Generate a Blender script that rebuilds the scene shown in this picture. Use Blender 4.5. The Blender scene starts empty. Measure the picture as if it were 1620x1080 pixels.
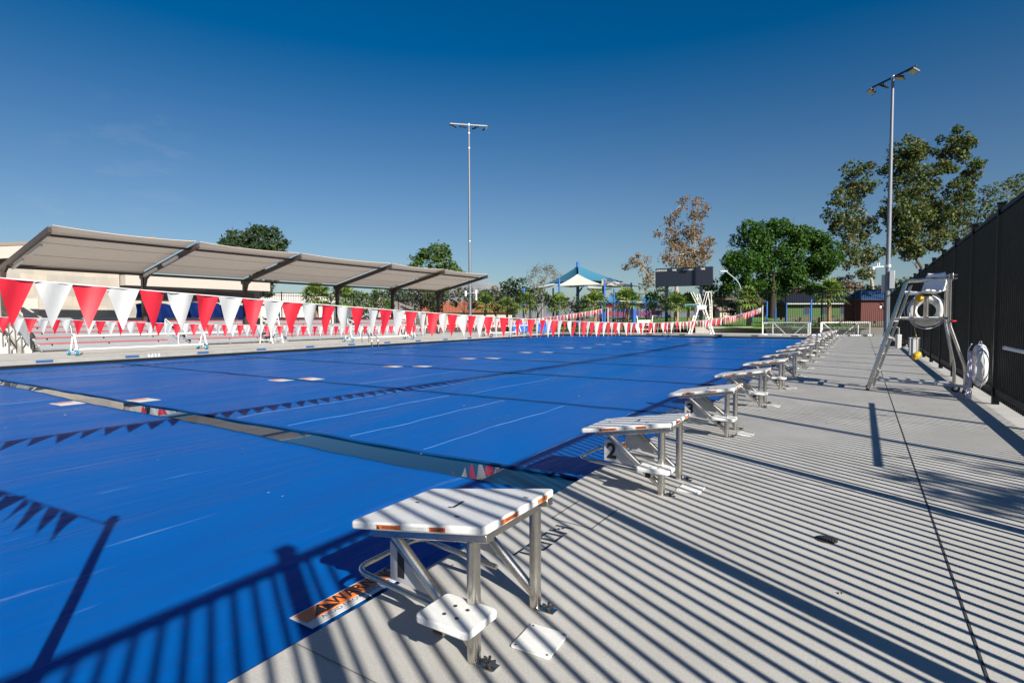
import bpy, bmesh, math, random
import numpy as np
from mathutils import Vector, Matrix

# ---------------------------------------------------------------- camera, sky, sun
SC = bpy.context.scene
COL = SC.collection
F_PX = 870.864            # focal length in pixels of a 1620 px wide frame
CAM = np.array([0.0, 0.0, 1.6])
ROT = np.array([[0.84399, -0.01976, 0.53599],
                [0.53634, 0.03822, -0.84314],
                [-0.00383, 0.99907, 0.04285]])
def orth(m):
    y = m[:, 1] / np.linalg.norm(m[:, 1]); x = m[:, 0] - y * m[:, 0].dot(y); x /= np.linalg.norm(x)
    return np.stack([x, y, np.cross(x, y)], 1)
ROT = orth(ROT)
cam = bpy.data.cameras.new('camera'); cam.sensor_width = 36.0; cam.lens = F_PX * 36 / 1620
cam.clip_start = 0.05; cam.clip_end = 30000
cam_ob = bpy.data.objects.new('camera', cam); COL.objects.link(cam_ob)
mw = Matrix.Identity(4)
for i in range(3):
    for j in range(3): mw[i][j] = ROT[i, j]
mw.translation = Vector(CAM); cam_ob.matrix_world = mw
SC.camera = cam_ob

SUN_EL = math.radians(30.0); SUN_AZ = math.radians(119.0)      # azimuth clockwise from +Y
sun_dir = Vector((math.sin(SUN_AZ) * math.cos(SUN_EL), math.cos(SUN_AZ) * math.cos(SUN_EL), math.sin(SUN_EL)))
sl = bpy.data.lights.new('sun', 'SUN'); sl.energy = 5.0; sl.angle = math.radians(0.5); sl.color = (1.0, 0.945, 0.85)
so = bpy.data.objects.new('sun', sl); COL.objects.link(so)
so.rotation_euler = sun_dir.to_track_quat('Z', 'Y').to_euler()

w = bpy.data.worlds.new('World'); SC.world = w; w.use_nodes = True
nt = w.node_tree; bg = nt.nodes['Background']
sky = nt.nodes.new('ShaderNodeTexSky'); sky.sky_type = 'NISHITA'; sky.sun_disc = False
sky.sun_elevation = SUN_EL; sky.sun_rotation = SUN_AZ
sky.air_density = 1.0; sky.dust_density = 0.9; sky.ozone_density = 4.0; sky.altitude = 300
hs = nt.nodes.new('ShaderNodeHueSaturation'); hs.inputs['Saturation'].default_value = 1.30; hs.inputs['Value'].default_value = 0.88
nt.links.new(sky.outputs[0], hs.inputs['Color'])
# a few wisps of high cloud low in the west sky
tc = nt.nodes.new('ShaderNodeTexCoord')
mp = nt.nodes.new('ShaderNodeMapping'); mp.inputs['Scale'].default_value = (5, 5, 16); mp.inputs['Rotation'].default_value = (0.0, 0.5, 0.3)
nz = nt.nodes.new('ShaderNodeTexNoise'); nz.inputs['Scale'].default_value = 3.2; nz.inputs['Detail'].default_value = 7; nz.inputs['Roughness'].default_value = 0.6
rp = nt.nodes.new('ShaderNodeValToRGB'); rp.color_ramp.elements[0].position = 0.50; rp.color_ramp.elements[1].position = 0.80
def dirmask(v, a, b):
    v = Vector(v).normalized()
    d = nt.nodes.new('ShaderNodeVectorMath'); d.operation = 'DOT_PRODUCT'; d.inputs[1].default_value = v
    nt.links.new(tc.outputs['Generated'], d.inputs[0])
    m = nt.nodes.new('ShaderNodeMapRange'); m.interpolation_type = 'SMOOTHSTEP'
    m.inputs[1].default_value = a; m.inputs[2].default_value = b
    nt.links.new(d.outputs['Value'], m.inputs[0]); return m
# the clear zenith is purer blue than the hazy air low down
sz = nt.nodes.new('ShaderNodeSeparateXYZ'); nt.links.new(tc.outputs['Generated'], sz.inputs[0])
sm = nt.nodes.new('ShaderNodeMapRange'); sm.interpolation_type = 'SMOOTHSTEP'
sm.inputs[1].default_value = 0.10; sm.inputs[2].default_value = 0.62; sm.inputs[3].default_value = 1.12; sm.inputs[4].default_value = 1.52
nt.links.new(sz.outputs['Z'], sm.inputs[0]); nt.links.new(sm.outputs[0], hs.inputs['Saturation'])
m1 = dirmask((-0.895, 0.385, 0.225), 0.9935, 0.9998)
m2 = dirmask((-0.95, 0.27, 0.12), 0.995, 0.9999)
ad = nt.nodes.new('ShaderNodeMath'); ad.operation = 'MAXIMUM'
nt.links.new(m1.outputs[0], ad.inputs[0]); nt.links.new(m2.outputs[0], ad.inputs[1])
ml = nt.nodes.new('ShaderNodeMath'); ml.operation = 'MULTIPLY'
nt.links.new(tc.outputs['Generated'], mp.inputs[0]); nt.links.new(mp.outputs[0], nz.inputs['Vector'])
nt.links.new(nz.outputs[0], rp.inputs[0]); nt.links.new(rp.outputs[0], ml.inputs[0]); nt.links.new(ad.outputs[0], ml.inputs[1])
ml2 = nt.nodes.new('ShaderNodeMath'); ml2.operation = 'MULTIPLY'; ml2.inputs[1].default_value = 0.13
nt.links.new(ml.outputs[0], ml2.inputs[0])
mx = nt.nodes.new('ShaderNodeMix'); mx.data_type = 'RGBA'; mx.inputs[7].default_value = (5.2, 5.6, 6.2, 1)
nt.links.new(ml2.outputs[0], mx.inputs[0]); nt.links.new(hs.outputs[0], mx.inputs[6])
nt.links.new(mx.outputs[2], bg.inputs['Color']); bg.inputs['Strength'].default_value = 0.05

SC.view_settings.view_transform = 'Standard'; SC.view_settings.look = 'None'
SC.view_settings.exposure = 0.88; SC.view_settings.gamma = 1.0
SC.render.engine = 'CYCLES'
SC.cycles.max_bounces = 6; SC.cycles.transparent_max_bounces = 8

# ---------------------------------------------------------------- surveying helpers
def at(px, py, d):
    """world point at forward distance d on the sight line of photo pixel (px, py)"""
    v = ROT @ np.array([(px - 810) / F_PX, -(py - 540) / F_PX, -1.0])
    p = CAM + v * d
    return Vector(p)
def gp(px, d, z=0.0):
    p = at(px, 502, d); return Vector((p.x, p.y, z))
RIGHT = Vector((0.8438, 0.5362, 0)); FWD = Vector((-0.5362, 0.8438, 0))

# ---------------------------------------------------------------- materials
MATS = {}
def M(name, col, rough=0.5, metal=0.0, var=0.0, vs=4.0, bump=0.0, bs=60.0, spec=0.5, detail=4, stretch=None, coat=0.0, var2=0.0, vs2=0.4):
    if name in MATS: return MATS[name]
    m = bpy.data.materials.new(name); m.use_nodes = True; t = m.node_tree; b = t.nodes['Principled BSDF']
    b.inputs['Base Color'].default_value = (*col, 1); b.inputs['Roughness'].default_value = rough
    b.inputs['Metallic'].default_value = metal; b.inputs['Specular IOR Level'].default_value = spec
    b.inputs['Coat Weight'].default_value = coat
    tcn = t.nodes.new('ShaderNodeTexCoord'); src = tcn.outputs['Object']
    if stretch:
        mpn = t.nodes.new('ShaderNodeMapping'); mpn.inputs['Scale'].default_value = stretch
        t.links.new(src, mpn.inputs[0]); src = mpn.outputs[0]
    last = None
    for amt, sc in ((var, vs), (var2, vs2)):
        if amt <= 0: continue
        n = t.nodes.new('ShaderNodeTexNoise'); n.inputs['Scale'].default_value = sc; n.inputs['Detail'].default_value = detail
        n.inputs['Roughness'].default_value = 0.65
        t.links.new(src, n.inputs['Vector'])
        mr = t.nodes.new('ShaderNodeMapRange'); mr.inputs[1].default_value = 0.25; mr.inputs[2].default_value = 0.75
        mr.inputs[3].default_value = 1 - amt; mr.inputs[4].default_value = 1 + amt
        t.links.new(n.outputs[0], mr.inputs[0])
        mu = t.nodes.new('ShaderNodeMix'); mu.data_type = 'RGBA'; mu.blend_type = 'MULTIPLY'; mu.inputs[0].default_value = 1
        if last is None: mu.inputs[6].default_value = (*col, 1)
        else: t.links.new(last, mu.inputs[6])
        t.links.new(mr.outputs[0], mu.inputs[7]); last = mu.outputs[2]
    if last is not None: t.links.new(last, b.inputs['Base Color'])
    if bump > 0:
        n = t.nodes.new('ShaderNodeTexNoise'); n.inputs['Scale'].default_value = bs; n.inputs['Detail'].default_value = 3
        t.links.new(src, n.inputs['Vector'])
        bp = t.nodes.new('ShaderNodeBump'); bp.inputs['Strength'].default_value = bump; bp.inputs['Distance'].default_value = 0.01
        t.links.new(n.outputs[0], bp.inputs['Height']); t.links.new(bp.outputs[0], b.inputs['Normal'])
    MATS[name] = m; return m
def leaf_mat(name, c1, c2, c3=None, trans=0.3):
    if name in MATS: return MATS[name]
    m = bpy.data.materials.new(name); m.use_nodes = True; t = m.node_tree; b = t.nodes['Principled BSDF']
    g = t.nodes.new('ShaderNodeNewGeometry'); r = t.nodes.new('ShaderNodeValToRGB')
    r.color_ramp.elements[0].color = (*c1, 1); r.color_ramp.elements[1].color = (*c2, 1)
    if c3:
        e = r.color_ramp.elements.new(0.8); e.color = (*c2, 1); r.color_ramp.elements[2].color = (*c3, 1)
    t.links.new(g.outputs['Random Per Island'], r.inputs[0]); t.links.new(r.outputs[0], b.inputs['Base Color'])
    b.inputs['Roughness'].default_value = 0.55; b.inputs['Specular IOR Level'].default_value = 0.3
    tr = t.nodes.new('ShaderNodeBsdfTranslucent'); t.links.new(r.outputs[0], tr.inputs['Color'])
    ms = t.nodes.new('ShaderNodeMixShader'); ms.inputs[0].default_value = trans
    t.links.new(b.outputs[0], ms.inputs[1]); t.links.new(tr.outputs[0], ms.inputs[2])
    t.links.new(ms.outputs[0], t.nodes['Material Output'].inputs['Surface'])
    MATS[name] = m; return m

# ---------------------------------------------------------------- mesh helpers
class MB:
    def __init__(s): s.v = []; s.f = []
    def add(s, vs, fs):
        o = len(s.v); s.v += [tuple(v) for v in vs]; s.f += [tuple(i + o for i in f) for f in fs]; return s
    def box(s, c, d, R=None):
        c = Vector(c); hx, hy, hz = d[0] / 2, d[1] / 2, d[2] / 2
        vs = [Vector((x, y, z)) for x in (-hx, hx) for y in (-hy, hy) for z in (-hz, hz)]
        if R is not None: vs = [R @ v for v in vs]
        return s.add([c + v for v in vs], [(0, 1, 3, 2), (4, 6, 7, 5), (0, 4, 5, 1), (2, 3, 7, 6), (0, 2, 6, 4), (1, 5, 7, 3)])
    def bar(s, a, b, wd, hd, up=(0, 0, 1)):
        a = Vector(a); b = Vector(b); z = (b - a); L = z.length; z.normalize(); u = Vector(up)
        if abs(z.dot(u)) > 0.98: u = Vector((0, 1, 0))
        x = u.cross(z).normalized(); y = z.cross(x)
        R = Matrix((x, y, z)).transposed()
        return s.box((a + b) / 2, (wd, hd, L), R)
    def tube(s, pts, r, n=10, closed=False, cap=True):
        pts = [Vector(p) for p in pts]; k = len(pts)
        rs = r if isinstance(r, (list, tuple)) else [r] * k
        tang = []
        for i in range(k):
            a = pts[i - 1] if (i > 0 or closed) else pts[i]; b = pts[(i + 1) % k] if (i < k - 1 or closed) else pts[i]
            tang.append((b - a).normalized())
        t0 = tang[0]; u = Vector((0, 0, 1)) if abs(t0.z) < 0.9 else Vector((1, 0, 0))
        x = t0.cross(u).normalized(); vs = []
        for i in range(k):
            t = tang[i]; x = (x - t * x.dot(t)).normalized(); y = t.cross(x)
            for j in range(n):
                a = 2 * math.pi * j / n; vs.append(pts[i] + (x * math.cos(a) + y * math.sin(a)) * rs[i])
        fs = []
        for i in range(k if closed else k - 1):
            for j in range(n):
                a = i * n + j; b = i * n + (j + 1) % n; c = ((i + 1) % k) * n + (j + 1) % n; d = ((i + 1) % k) * n + j
                fs.append((a, b, c, d))
        if not closed and cap:
            fs.append(tuple(range(n - 1, -1, -1))); fs.append(tuple((k - 1) * n + j for j in range(n)))
        return s.add(vs, fs)
    def extr(s, poly, vec):
        poly = [Vector(p) for p in poly]; vec = Vector(vec); n = len(poly)
        fs = [tuple(range(n - 1, -1, -1)), tuple(range(n, 2 * n))] + [(i, (i + 1) % n, n + (i + 1) % n, n + i) for i in range(n)]
        return s.add(poly + [p + vec for p in poly], fs)
    def quad(s, *p): return s.add(p, [tuple(range(len(p)))])
    def grid(s, fn, nu, nv):
        vs = [fn(i / nu, j / nv) for i in range(nu + 1) for j in range(nv + 1)]
        fs = [(i * (nv + 1) + j, (i + 1) * (nv + 1) + j, (i + 1) * (nv + 1) + j + 1, i * (nv + 1) + j + 1) for i in range(nu) for j in range(nv)]
        return s.add(vs, fs)
    def lathe(s, prof, n=16, c=(0, 0, 0), R=None):
        c = Vector(c); vs = []
        for r, z in prof:
            for j in range(n):
                a = 2 * math.pi * j / n; v = Vector((r * math.cos(a), r * math.sin(a), z))
                if R is not None: v = R @ v
                vs.append(c + v)
        k = len(prof)
        fs = [(i * n + j, i * n + (j + 1) % n, (i + 1) * n + (j + 1) % n, (i + 1) * n + j) for i in range(k - 1) for j in range(n)]
        fs += [tuple(range(n - 1, -1, -1)), tuple((k - 1) * n + j for j in range(n))]
        return s.add(vs, fs)
    def torus(s, c, R0, r, axis=(1, 0, 0), n=28, m=12, a0=0, a1=None, flat=1.0):
        c = Vector(c); ax = Vector(axis).normalized(); u = ax.cross(Vector((0, 0, 1)))
        if u.length < 0.1: u = Vector((1, 0, 0))
        u.normalize(); v = ax.cross(u)
        return s.tube([c + (u * math.cos(2 * math.pi * i / n) + v * math.sin(2 * math.pi * i / n)) * R0 for i in range(n)], r, m, closed=True)
    def build(s, name, mat, parent=None, smooth=True, bevel=0.0, loc=None, recalc=True, seg=2):
        me = bpy.data.meshes.new(name); me.from_pydata(s.v, [], s.f)
        if recalc and len(s.f) < 60000:
            bm = bmesh.new(); bm.from_mesh(me); bmesh.ops.recalc_face_normals(bm, faces=bm.faces); bm.to_mesh(me); bm.free()
        if smooth:
            me.polygons.foreach_set('use_smooth', [True] * len(me.polygons)); me.set_sharp_from_angle(angle=math.radians(38))
        me.materials.append(mat)
        o = bpy.data.objects.new(name, me); COL.objects.link(o)
        if parent is not None: o.parent = parent
        if loc is not None: o.location = loc
        if bevel > 0:
            bv = o.modifiers.new('bevel', 'BEVEL'); bv.width = bevel; bv.segments = seg; bv.limit_method = 'ANGLE'; bv.angle_limit = math.radians(40)
        return o
def thing(name, label, cat, loc=(0, 0, 0), rz=0.0, group=None):
    o = bpy.data.objects.new(name, None); COL.objects.link(o); o.location = loc; o.rotation_euler = (0, 0, rz)
    o.empty_display_size = 0.2
    o['label'] = label; o['category'] = cat
    if group: o['group'] = group
    return o
def tag(o, label, cat, group=None):
    o['label'] = label; o['category'] = cat
    if group: o['group'] = group
    return o
def struct(o, kind='structure'): o['kind'] = kind; return o
def dup(root, loc, rz=None, label=None, skip=()):
    r = root.copy(); COL.objects.link(r); r.location = loc
    if rz is not None: r.rotation_euler = (0, 0, rz)
    if label: r['label'] = label
    def rec(a, b):
        for ch in a.children:
            if ch.name.split('.')[0] in skip: continue
            c = ch.copy(); COL.objects.link(c); c.parent = b; rec(ch, c)
    rec(root, r); return r
def fillet(pts, rad, k=5):
    pts = [Vector(p) for p in pts]; out = [pts[0]]
    for i in range(1, len(pts) - 1):
        a, b, c = pts[i - 1], pts[i], pts[i + 1]; u = (a - b); v = (c - b)
        r = min(rad, u.length * 0.49, v.length * 0.49); p = b + u.normalized() * r; q = b + v.normalized() * r
        for j in range(k + 1):
            t = j / k; out.append(p * (1 - t) ** 2 + b * 2 * t * (1 - t) + q * t * t)
    out.append(pts[-1]); return out
TXT = {}
def text(name, s, size, origin, right, up, mat, parent=None, bold=0.0, sx=1.0):
    key = (s, bold)
    if key not in TXT:
        cu = bpy.data.curves.new('txt', 'FONT'); cu.body = s; cu.size = 1.0; cu.align_x = 'CENTER'; cu.align_y = 'CENTER'; cu.offset = bold
        cu.resolution_u = 3
        ob = bpy.data.objects.new('txt', cu); COL.objects.link(ob)
        bpy.context.view_layer.update()
        dg = bpy.context.evaluated_depsgraph_get()
        TXT[key] = bpy.data.meshes.new_from_object(ob.evaluated_get(dg)); TXT[key].name = name
        bpy.data.objects.remove(ob)
    me = TXT[key].copy(); me.materials.clear(); me.materials.append(mat)
    o = bpy.data.objects.new(name, me); COL.objects.link(o)
    r = Vector(right).normalized(); u = Vector(up); u = (u - r * u.dot(r)).normalized(); n = r.cross(u)
    m = Matrix.Identity(4)
    for i in range(3): m[i][0] = r[i] * size * sx; m[i][1] = u[i] * size; m[i][2] = n[i] * size; m[i][3] = origin[i]
    if parent is not None: o.parent = parent
    o.matrix_local = m
    return o

# common materials
STEEL = M('brushed_stainless', (0.55, 0.52, 0.47), 0.27, 1.0, var=0.14, vs=9, bump=0.05, bs=180, var2=0.22, vs2=2.5)
GALV = M('galvanised_steel', (0.55, 0.57, 0.60), 0.45, 0.9, var=0.08, vs=6)
WHITE = M('white_paint', (0.60, 0.60, 0.58), 0.45, var=0.03, vs=3)
BLACKM = M('black_powder_coat', (0.0035, 0.0045, 0.0055), 0.45, var=0.2, vs=3, spec=0.10)
BLACK = M('black_rubber', (0.015, 0.015, 0.016), 0.6)
INK = M('black_ink', (0.012, 0.012, 0.014), 0.55)
ORANGE = M('warning_orange', (0.80, 0.19, 0.025), 0.5, var=0.06)
RED = M('red_vinyl', (0.72, 0.022, 0.05), 0.42, var=0.06, vs=6)
WVINYL = M('white_vinyl', (0.60, 0.61, 0.60), 0.42, var=0.04, vs=6)
ROPE = M('white_rope', (0.50, 0.49, 0.60), 0.7, var=0.1, vs=30)
BARK = M('bark', (0.09, 0.065, 0.045), 0.85, var=0.35, vs=6, bump=0.6, bs=14)
BARKP = M('pale_bark', (0.30, 0.26, 0.20), 0.8, var=0.35, vs=3, bump=0.4, bs=10)
BLUEP = M('blue_paint', (0.02, 0.12, 0.42), 0.45, var=0.06)

# ---------------------------------------------------------------- setting: ground, deck, pool
PX0, PX1, PY0, PY1 = -24.95, -2.33, -4.6, 48.0
DX0, DX1, DY0, DY1 = -46.0, 3.6, -14.0, 58.0
def deck_material():
    m = bpy.data.materials.new('deck_concrete'); m.use_nodes = True; t = m.node_tree; b = t.nodes['Principled BSDF']
    N = t.nodes.new; L = t.links.new
    tcn = N('ShaderNodeTexCoord'); sp = N('ShaderNodeSeparateXYZ'); L(tcn.outputs['Object'], sp.inputs[0])
    n1 = N('ShaderNodeTexNoise'); n1.inputs['Scale'].default_value = 0.8; n1.inputs['Detail'].default_value = 8; n1.inputs['Roughness'].default_value = 0.7
    n2 = N('ShaderNodeTexNoise'); n2.inputs['Scale'].default_value = 90; n2.inputs['Detail'].default_value = 3
    for n in (n1, n2): L(tcn.outputs['Object'], n.inputs['Vector'])
    r1 = N('ShaderNodeValToRGB'); r1.color_ramp.elements[0].position = 0.3; r1.color_ramp.elements[1].position = 0.72
    r1.color_ramp.elements[0].color = (0.345, 0.335, 0.31, 1); r1.color_ramp.elements[1].color = (0.465, 0.455, 0.43, 1)
    L(n1.outputs[0], r1.inputs[0])
    mr = N('ShaderNodeMapRange'); mr.inputs[1].default_value = 0.3; mr.inputs[2].default_value = 0.7; mr.inputs[3].default_value = 0.9; mr.inputs[4].default_value = 1.08
    L(n2.outputs[0], mr.inputs[0])
    mu = N('ShaderNodeMix'); mu.data_type = 'RGBA'; mu.blend_type = 'MULTIPLY'; mu.inputs[0].default_value = 1
    L(r1.outputs[0], mu.inputs[6]); L(mr.outputs[0], mu.inputs[7])
    # rusty / dark stains with shapes of their own
    n3 = N('ShaderNodeTexNoise'); n3.inputs['Scale'].default_value = 2.1; n3.inputs['Detail'].default_value = 9; n3.inputs['Roughness'].default_value = 0.75; n3.inputs['Distortion'].default_value = 0.8
    L(tcn.outputs['Object'], n3.inputs['Vector'])
    r3 = N('ShaderNodeValToRGB'); r3.color_ramp.elements[0].position = 0.60; r3.color_ramp.elements[1].position = 0.78
    L(n3.outputs[0], r3.inputs[0])
    ms = N('ShaderNodeMath'); ms.operation = 'MULTIPLY'; ms.inputs[1].default_value = 0.5; L(r3.outputs[0], ms.inputs[0])
    m2 = N('ShaderNodeMix'); m2.data_type = 'RGBA'; m2.inputs[7].default_value = (0.25, 0.215, 0.17, 1)
    L(ms.outputs[0], m2.inputs[0]); L(mu.outputs[2], m2.inputs[6]); L(m2.outputs[2], b.inputs['Base Color'])
    b.inputs['Roughness'].default_value = 0.8; b.inputs['Specular IOR Level'].default_value = 0.25
    bp = N('ShaderNodeBump'); bp.inputs['Strength'].default_value = 0.22; bp.inputs['Distance'].default_value = 0.004
    L(n2.outputs[0], bp.inputs['Height']); L(bp.outputs[0], b.inputs['Normal'])
    return m
CONC = deck_material()
def ring(o, i, z):
    m = MB(); (a0, a1, b0, b1) = o; (c0, c1, d0, d1) = i
    m.quad((a0, b0, z), (a1, b0, z), (a1, d0, z), (a0, d0, z)); m.quad((a0, d1, z), (a1, d1, z), (a1, b1, z), (a0, b1, z))
    m.quad((a0, d0, z), (c0, d0, z), (c0, d1, z), (a0, d1, z)); m.quad((c1, d0, z), (a1, d0, z), (a1, d1, z), (c1, d1, z))
    return m
deck = struct(ring((DX0, DX1, DY0, DY1), (PX0, PX1, PY0, PY1), 0.0).build('pool_deck', CONC, smooth=False))
GROUND = M('dry_ground', (0.16, 0.13, 0.085), 0.95, var=0.3, vs=0.3, bump=0.3, bs=4, var2=0.25, vs2=0.02)
struct(ring((-9000, 9000, -3000, 12000), (DX0, DX1, DY0, DY1), -0.02).build('ground', GROUND, smooth=False))
jm = M('joint_sealant', (0.035, 0.035, 0.035), 0.8)
j = MB()
jm2 = M('saw_cut', (0.16, 0.155, 0.145), 0.85)
j.quad((0.495, DY0, .004), (0.506, DY0, .004), (0.506, 57, .004), (0.495, 57, .004))
j.build('expansion_joint', jm, deck, smooth=False)
j = MB()
for k in range(14):
    y = 1.66 + 4.26 * k
    for x0, x1 in ((-2.31, 0.488), (0.513, 2.5)): j.quad((x0, y - .0035, .004), (x1, y - .0035, .004), (x1, y + .0035, .004), (x0, y + .0035, .004))
j.build('saw_cut_joint', jm2, deck, smooth=False)
# crack rectangle cut in the deck beside lane two
j = MB()
for a, b in (((-2.06, 3.82), (-2.058, 4.31)), ((-2.06, 3.82), (-1.70, 3.79)), ((-1.70, 3.79), (-1.69, 4.28))):
    j.bar((a[0], a[1], 0.001), (b[0], b[1], 0.001), 0.006, 0.004)
j.build('patch_outline', jm, deck, smooth=False)
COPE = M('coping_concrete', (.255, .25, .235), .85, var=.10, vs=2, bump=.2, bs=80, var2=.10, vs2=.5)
# raised coping curb along the left and far pool edges
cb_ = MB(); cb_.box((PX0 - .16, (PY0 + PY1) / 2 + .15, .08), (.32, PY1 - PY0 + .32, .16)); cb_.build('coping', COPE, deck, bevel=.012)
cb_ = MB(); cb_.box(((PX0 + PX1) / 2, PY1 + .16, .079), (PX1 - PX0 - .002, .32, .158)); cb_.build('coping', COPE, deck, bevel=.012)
# gutter walls, basin, water
TILE = M('dark_gutter_tile', (0.010, 0.011, 0.013), 0.35, var=0.3, vs=8)
g = MB()
for a, b in (((PX0, PY0), (PX0, PY1)), ((PX0, PY1), (PX1, PY1)), ((PX1, PY1), (PX1, PY0)), ((PX1, PY0), (PX0, PY0))):
    g.quad((a[0], a[1], -0.0), (b[0], b[1], -0.0), (b[0], b[1], -1.6), (a[0], a[1], -1.6))
struct(g.build('pool_wall', TILE, smooth=False))
struct(MB().quad((PX0, PY0, -1.6), (PX1, PY0, -1.6), (PX1, PY1, -1.6), (PX0, PY1, -1.6)).build('pool_floor', M('pool_plaster', (0.1, 0.3, 0.4), 0.6), smooth=False))
wm = M('pool_water', (0.001, 0.022, 0.055), 0.015, spec=0.5, bump=0.012, bs=3.0)
wm.node_tree.nodes['Principled BSDF'].inputs['IOR'].default_value = 1.33
struct(MB().quad((PX0, PY0, -0.126), (PX1, PY0, -0.126), (PX1, PY1, -0.126), (PX0, PY1, -0.126)).build('water', wm, smooth=False))

# ---------------------------------------------------------------- pool covers
def cover_material():
    m = bpy.data.materials.new('cover_vinyl'); m.use_nodes = True; t = m.node_tree; b = t.nodes['Principled BSDF']
    N = t.nodes.new; L = t.links.new
    tcn = N('ShaderNodeTexCoord'); geo = N('ShaderNodeNewGeometry')
    def noise(scale3, sc, det, ro=0.6, dist=0.0):
        mp = N('ShaderNodeMapping'); mp.inputs['Scale'].default_value = scale3; L(geo.outputs['Position'], mp.inputs[0])
        n = N('ShaderNodeTexNoise'); n.inputs['Scale'].default_value = sc; n.inputs['Detail'].default_value = det
        n.inputs['Roughness'].default_value = ro; n.inputs['Distortion'].default_value = dist
        L(mp.outputs[0], n.inputs['Vector']); return n
    n1 = noise((1.0, 0.22, 1), 1.3, 6)                 # broad mottling of the film
    r1 = N('ShaderNodeValToRGB'); r1.color_ramp.elements[0].position = 0.3; r1.color_ramp.elements[1].position = 0.75
    r1.color_ramp.elements[0].color = (0.0003, 0.071, 0.290, 1); r1.color_ramp.elements[1].color = (0.0004, 0.088, 0.335, 1)
    L(n1.outputs[0], r1.inputs[0])
    # dried white residue and puddle marks: thin streaks along Y
    n2 = noise((7.0, 0.55, 1), 1.0, 5, 0.6, 0.35)
    n2b = noise((0.16, 0.25, 1), 1.0, 3)
    r2 = N('ShaderNodeValToRGB'); r2.color_ramp.elements[0].position = 0.63; r2.color_ramp.elements[1].position = 0.72; L(n2.outputs[0], r2.inputs[0])
    r2b = N('ShaderNodeValToRGB'); r2b.color_ramp.elements[0].position = 0.48; r2b.color_ramp.elements[1].position = 0.62; L(n2b.outputs[0], r2b.inputs[0])
    mm = N('ShaderNodeMath'); mm.operation = 'MULTIPLY'; L(r2.outputs[0], mm.inputs[0]); L(r2b.outputs[0], mm.inputs[1])
    mm2 = N('ShaderNodeMath'); mm2.operation = 'MULTIPLY'; mm2.inputs[1].default_value = 0.24; L(mm.outputs[0], mm2.inputs[0])
    mix = N('ShaderNodeMix'); mix.data_type = 'RGBA'; mix.inputs[7].default_value = (0.42, 0.52, 0.66, 1)
    L(mm2.outputs[0], mix.inputs[0]); L(r1.outputs[0], mix.inputs[6]); L(mix.outputs[2], b.inputs['Base Color'])
    n3 = noise((3.2, 0.35, 1), 1.6, 5, 0.55, 0.3)      # folds from the reel
    n4 = noise((22, 3.0, 1), 1.0, 3)
    mr = N('ShaderNodeMapRange'); mr.inputs[1].default_value = 0.3; mr.inputs[2].default_value = 0.7; mr.inputs[3].default_value = 0.24; mr.inputs[4].default_value = 0.42
    L(n1.outputs[0], mr.inputs[0]); L(mr.outputs[0], b.inputs['Roughness'])
    b.inputs['Specular IOR Level'].default_value = 0.02
    bp = N('ShaderNodeBump'); bp.inputs['Strength'].default_value = 0.55; bp.inputs['Distance'].default_value = 0.030; L(n3.outputs[0], bp.inputs['Height'])
    bp2 = N('ShaderNodeBump'); bp2.inputs['Strength'].default_value = 0.25; bp2.inputs['Distance'].default_value = 0.007
    L(n4.outputs[0], bp2.inputs['Height']); L(bp.outputs[0], bp2.inputs['Normal']); L(bp2.outputs[0], b.inputs['Normal'])
    return m
COVER = cover_material()
HEM = M('cover_hem', (0.012, 0.03, 0.06), 0.5, var=0.2)
WELD = M('cover_weld', (0.16, 0.27, 0.46), 0.4, var=0.4, vs=5)
# seams between strips: (y of the far edge at right, y at left)
EDGES = [((-4.45, -4.45), (4.66, 5.03)), ((5.25, 5.41), (9.66, 9.76)), ((9.72, 9.82), (14.30, 14.48)), ((14.36, 14.54), (18.92, 18.74)),
         ((18.97, 18.79), (23.5, 23.5)), ((23.54, 23.54), (28.1, 28.1)), ((28.14, 28.14), (32.7, 32.7)), ((32.74, 32.74), (37.3, 37.3)),
         ((37.34, 37.34), (41.9, 41.9)), ((41.94, 41.94), (47.85, 47.8))]
ORD = ['first', 'second', 'third', 'fourth', 'fifth', 'sixth', 'seventh', 'eighth', 'ninth', 'tenth', 'eleventh', 'twelfth', 'thirteenth', 'fourteenth', 'fifteenth', 'sixteenth', 'seventeenth', 'eighteenth']
CZ = -0.110
CX0, CX1 = PX0 + 0.12, PX1 - 0.03
COVLAB = ['widest blue pool cover strip nearest the camera, in front of the open water gap',
          'blue pool cover strip just beyond the open water gap']
def cover_z(x, y, k):
    return CZ + 0.004 * math.sin(x * 2.1 + k) * math.sin(y * 1.3 + 2 * k) + 0.003 * math.sin(x * 5.3 + y * 0.9)
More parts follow.
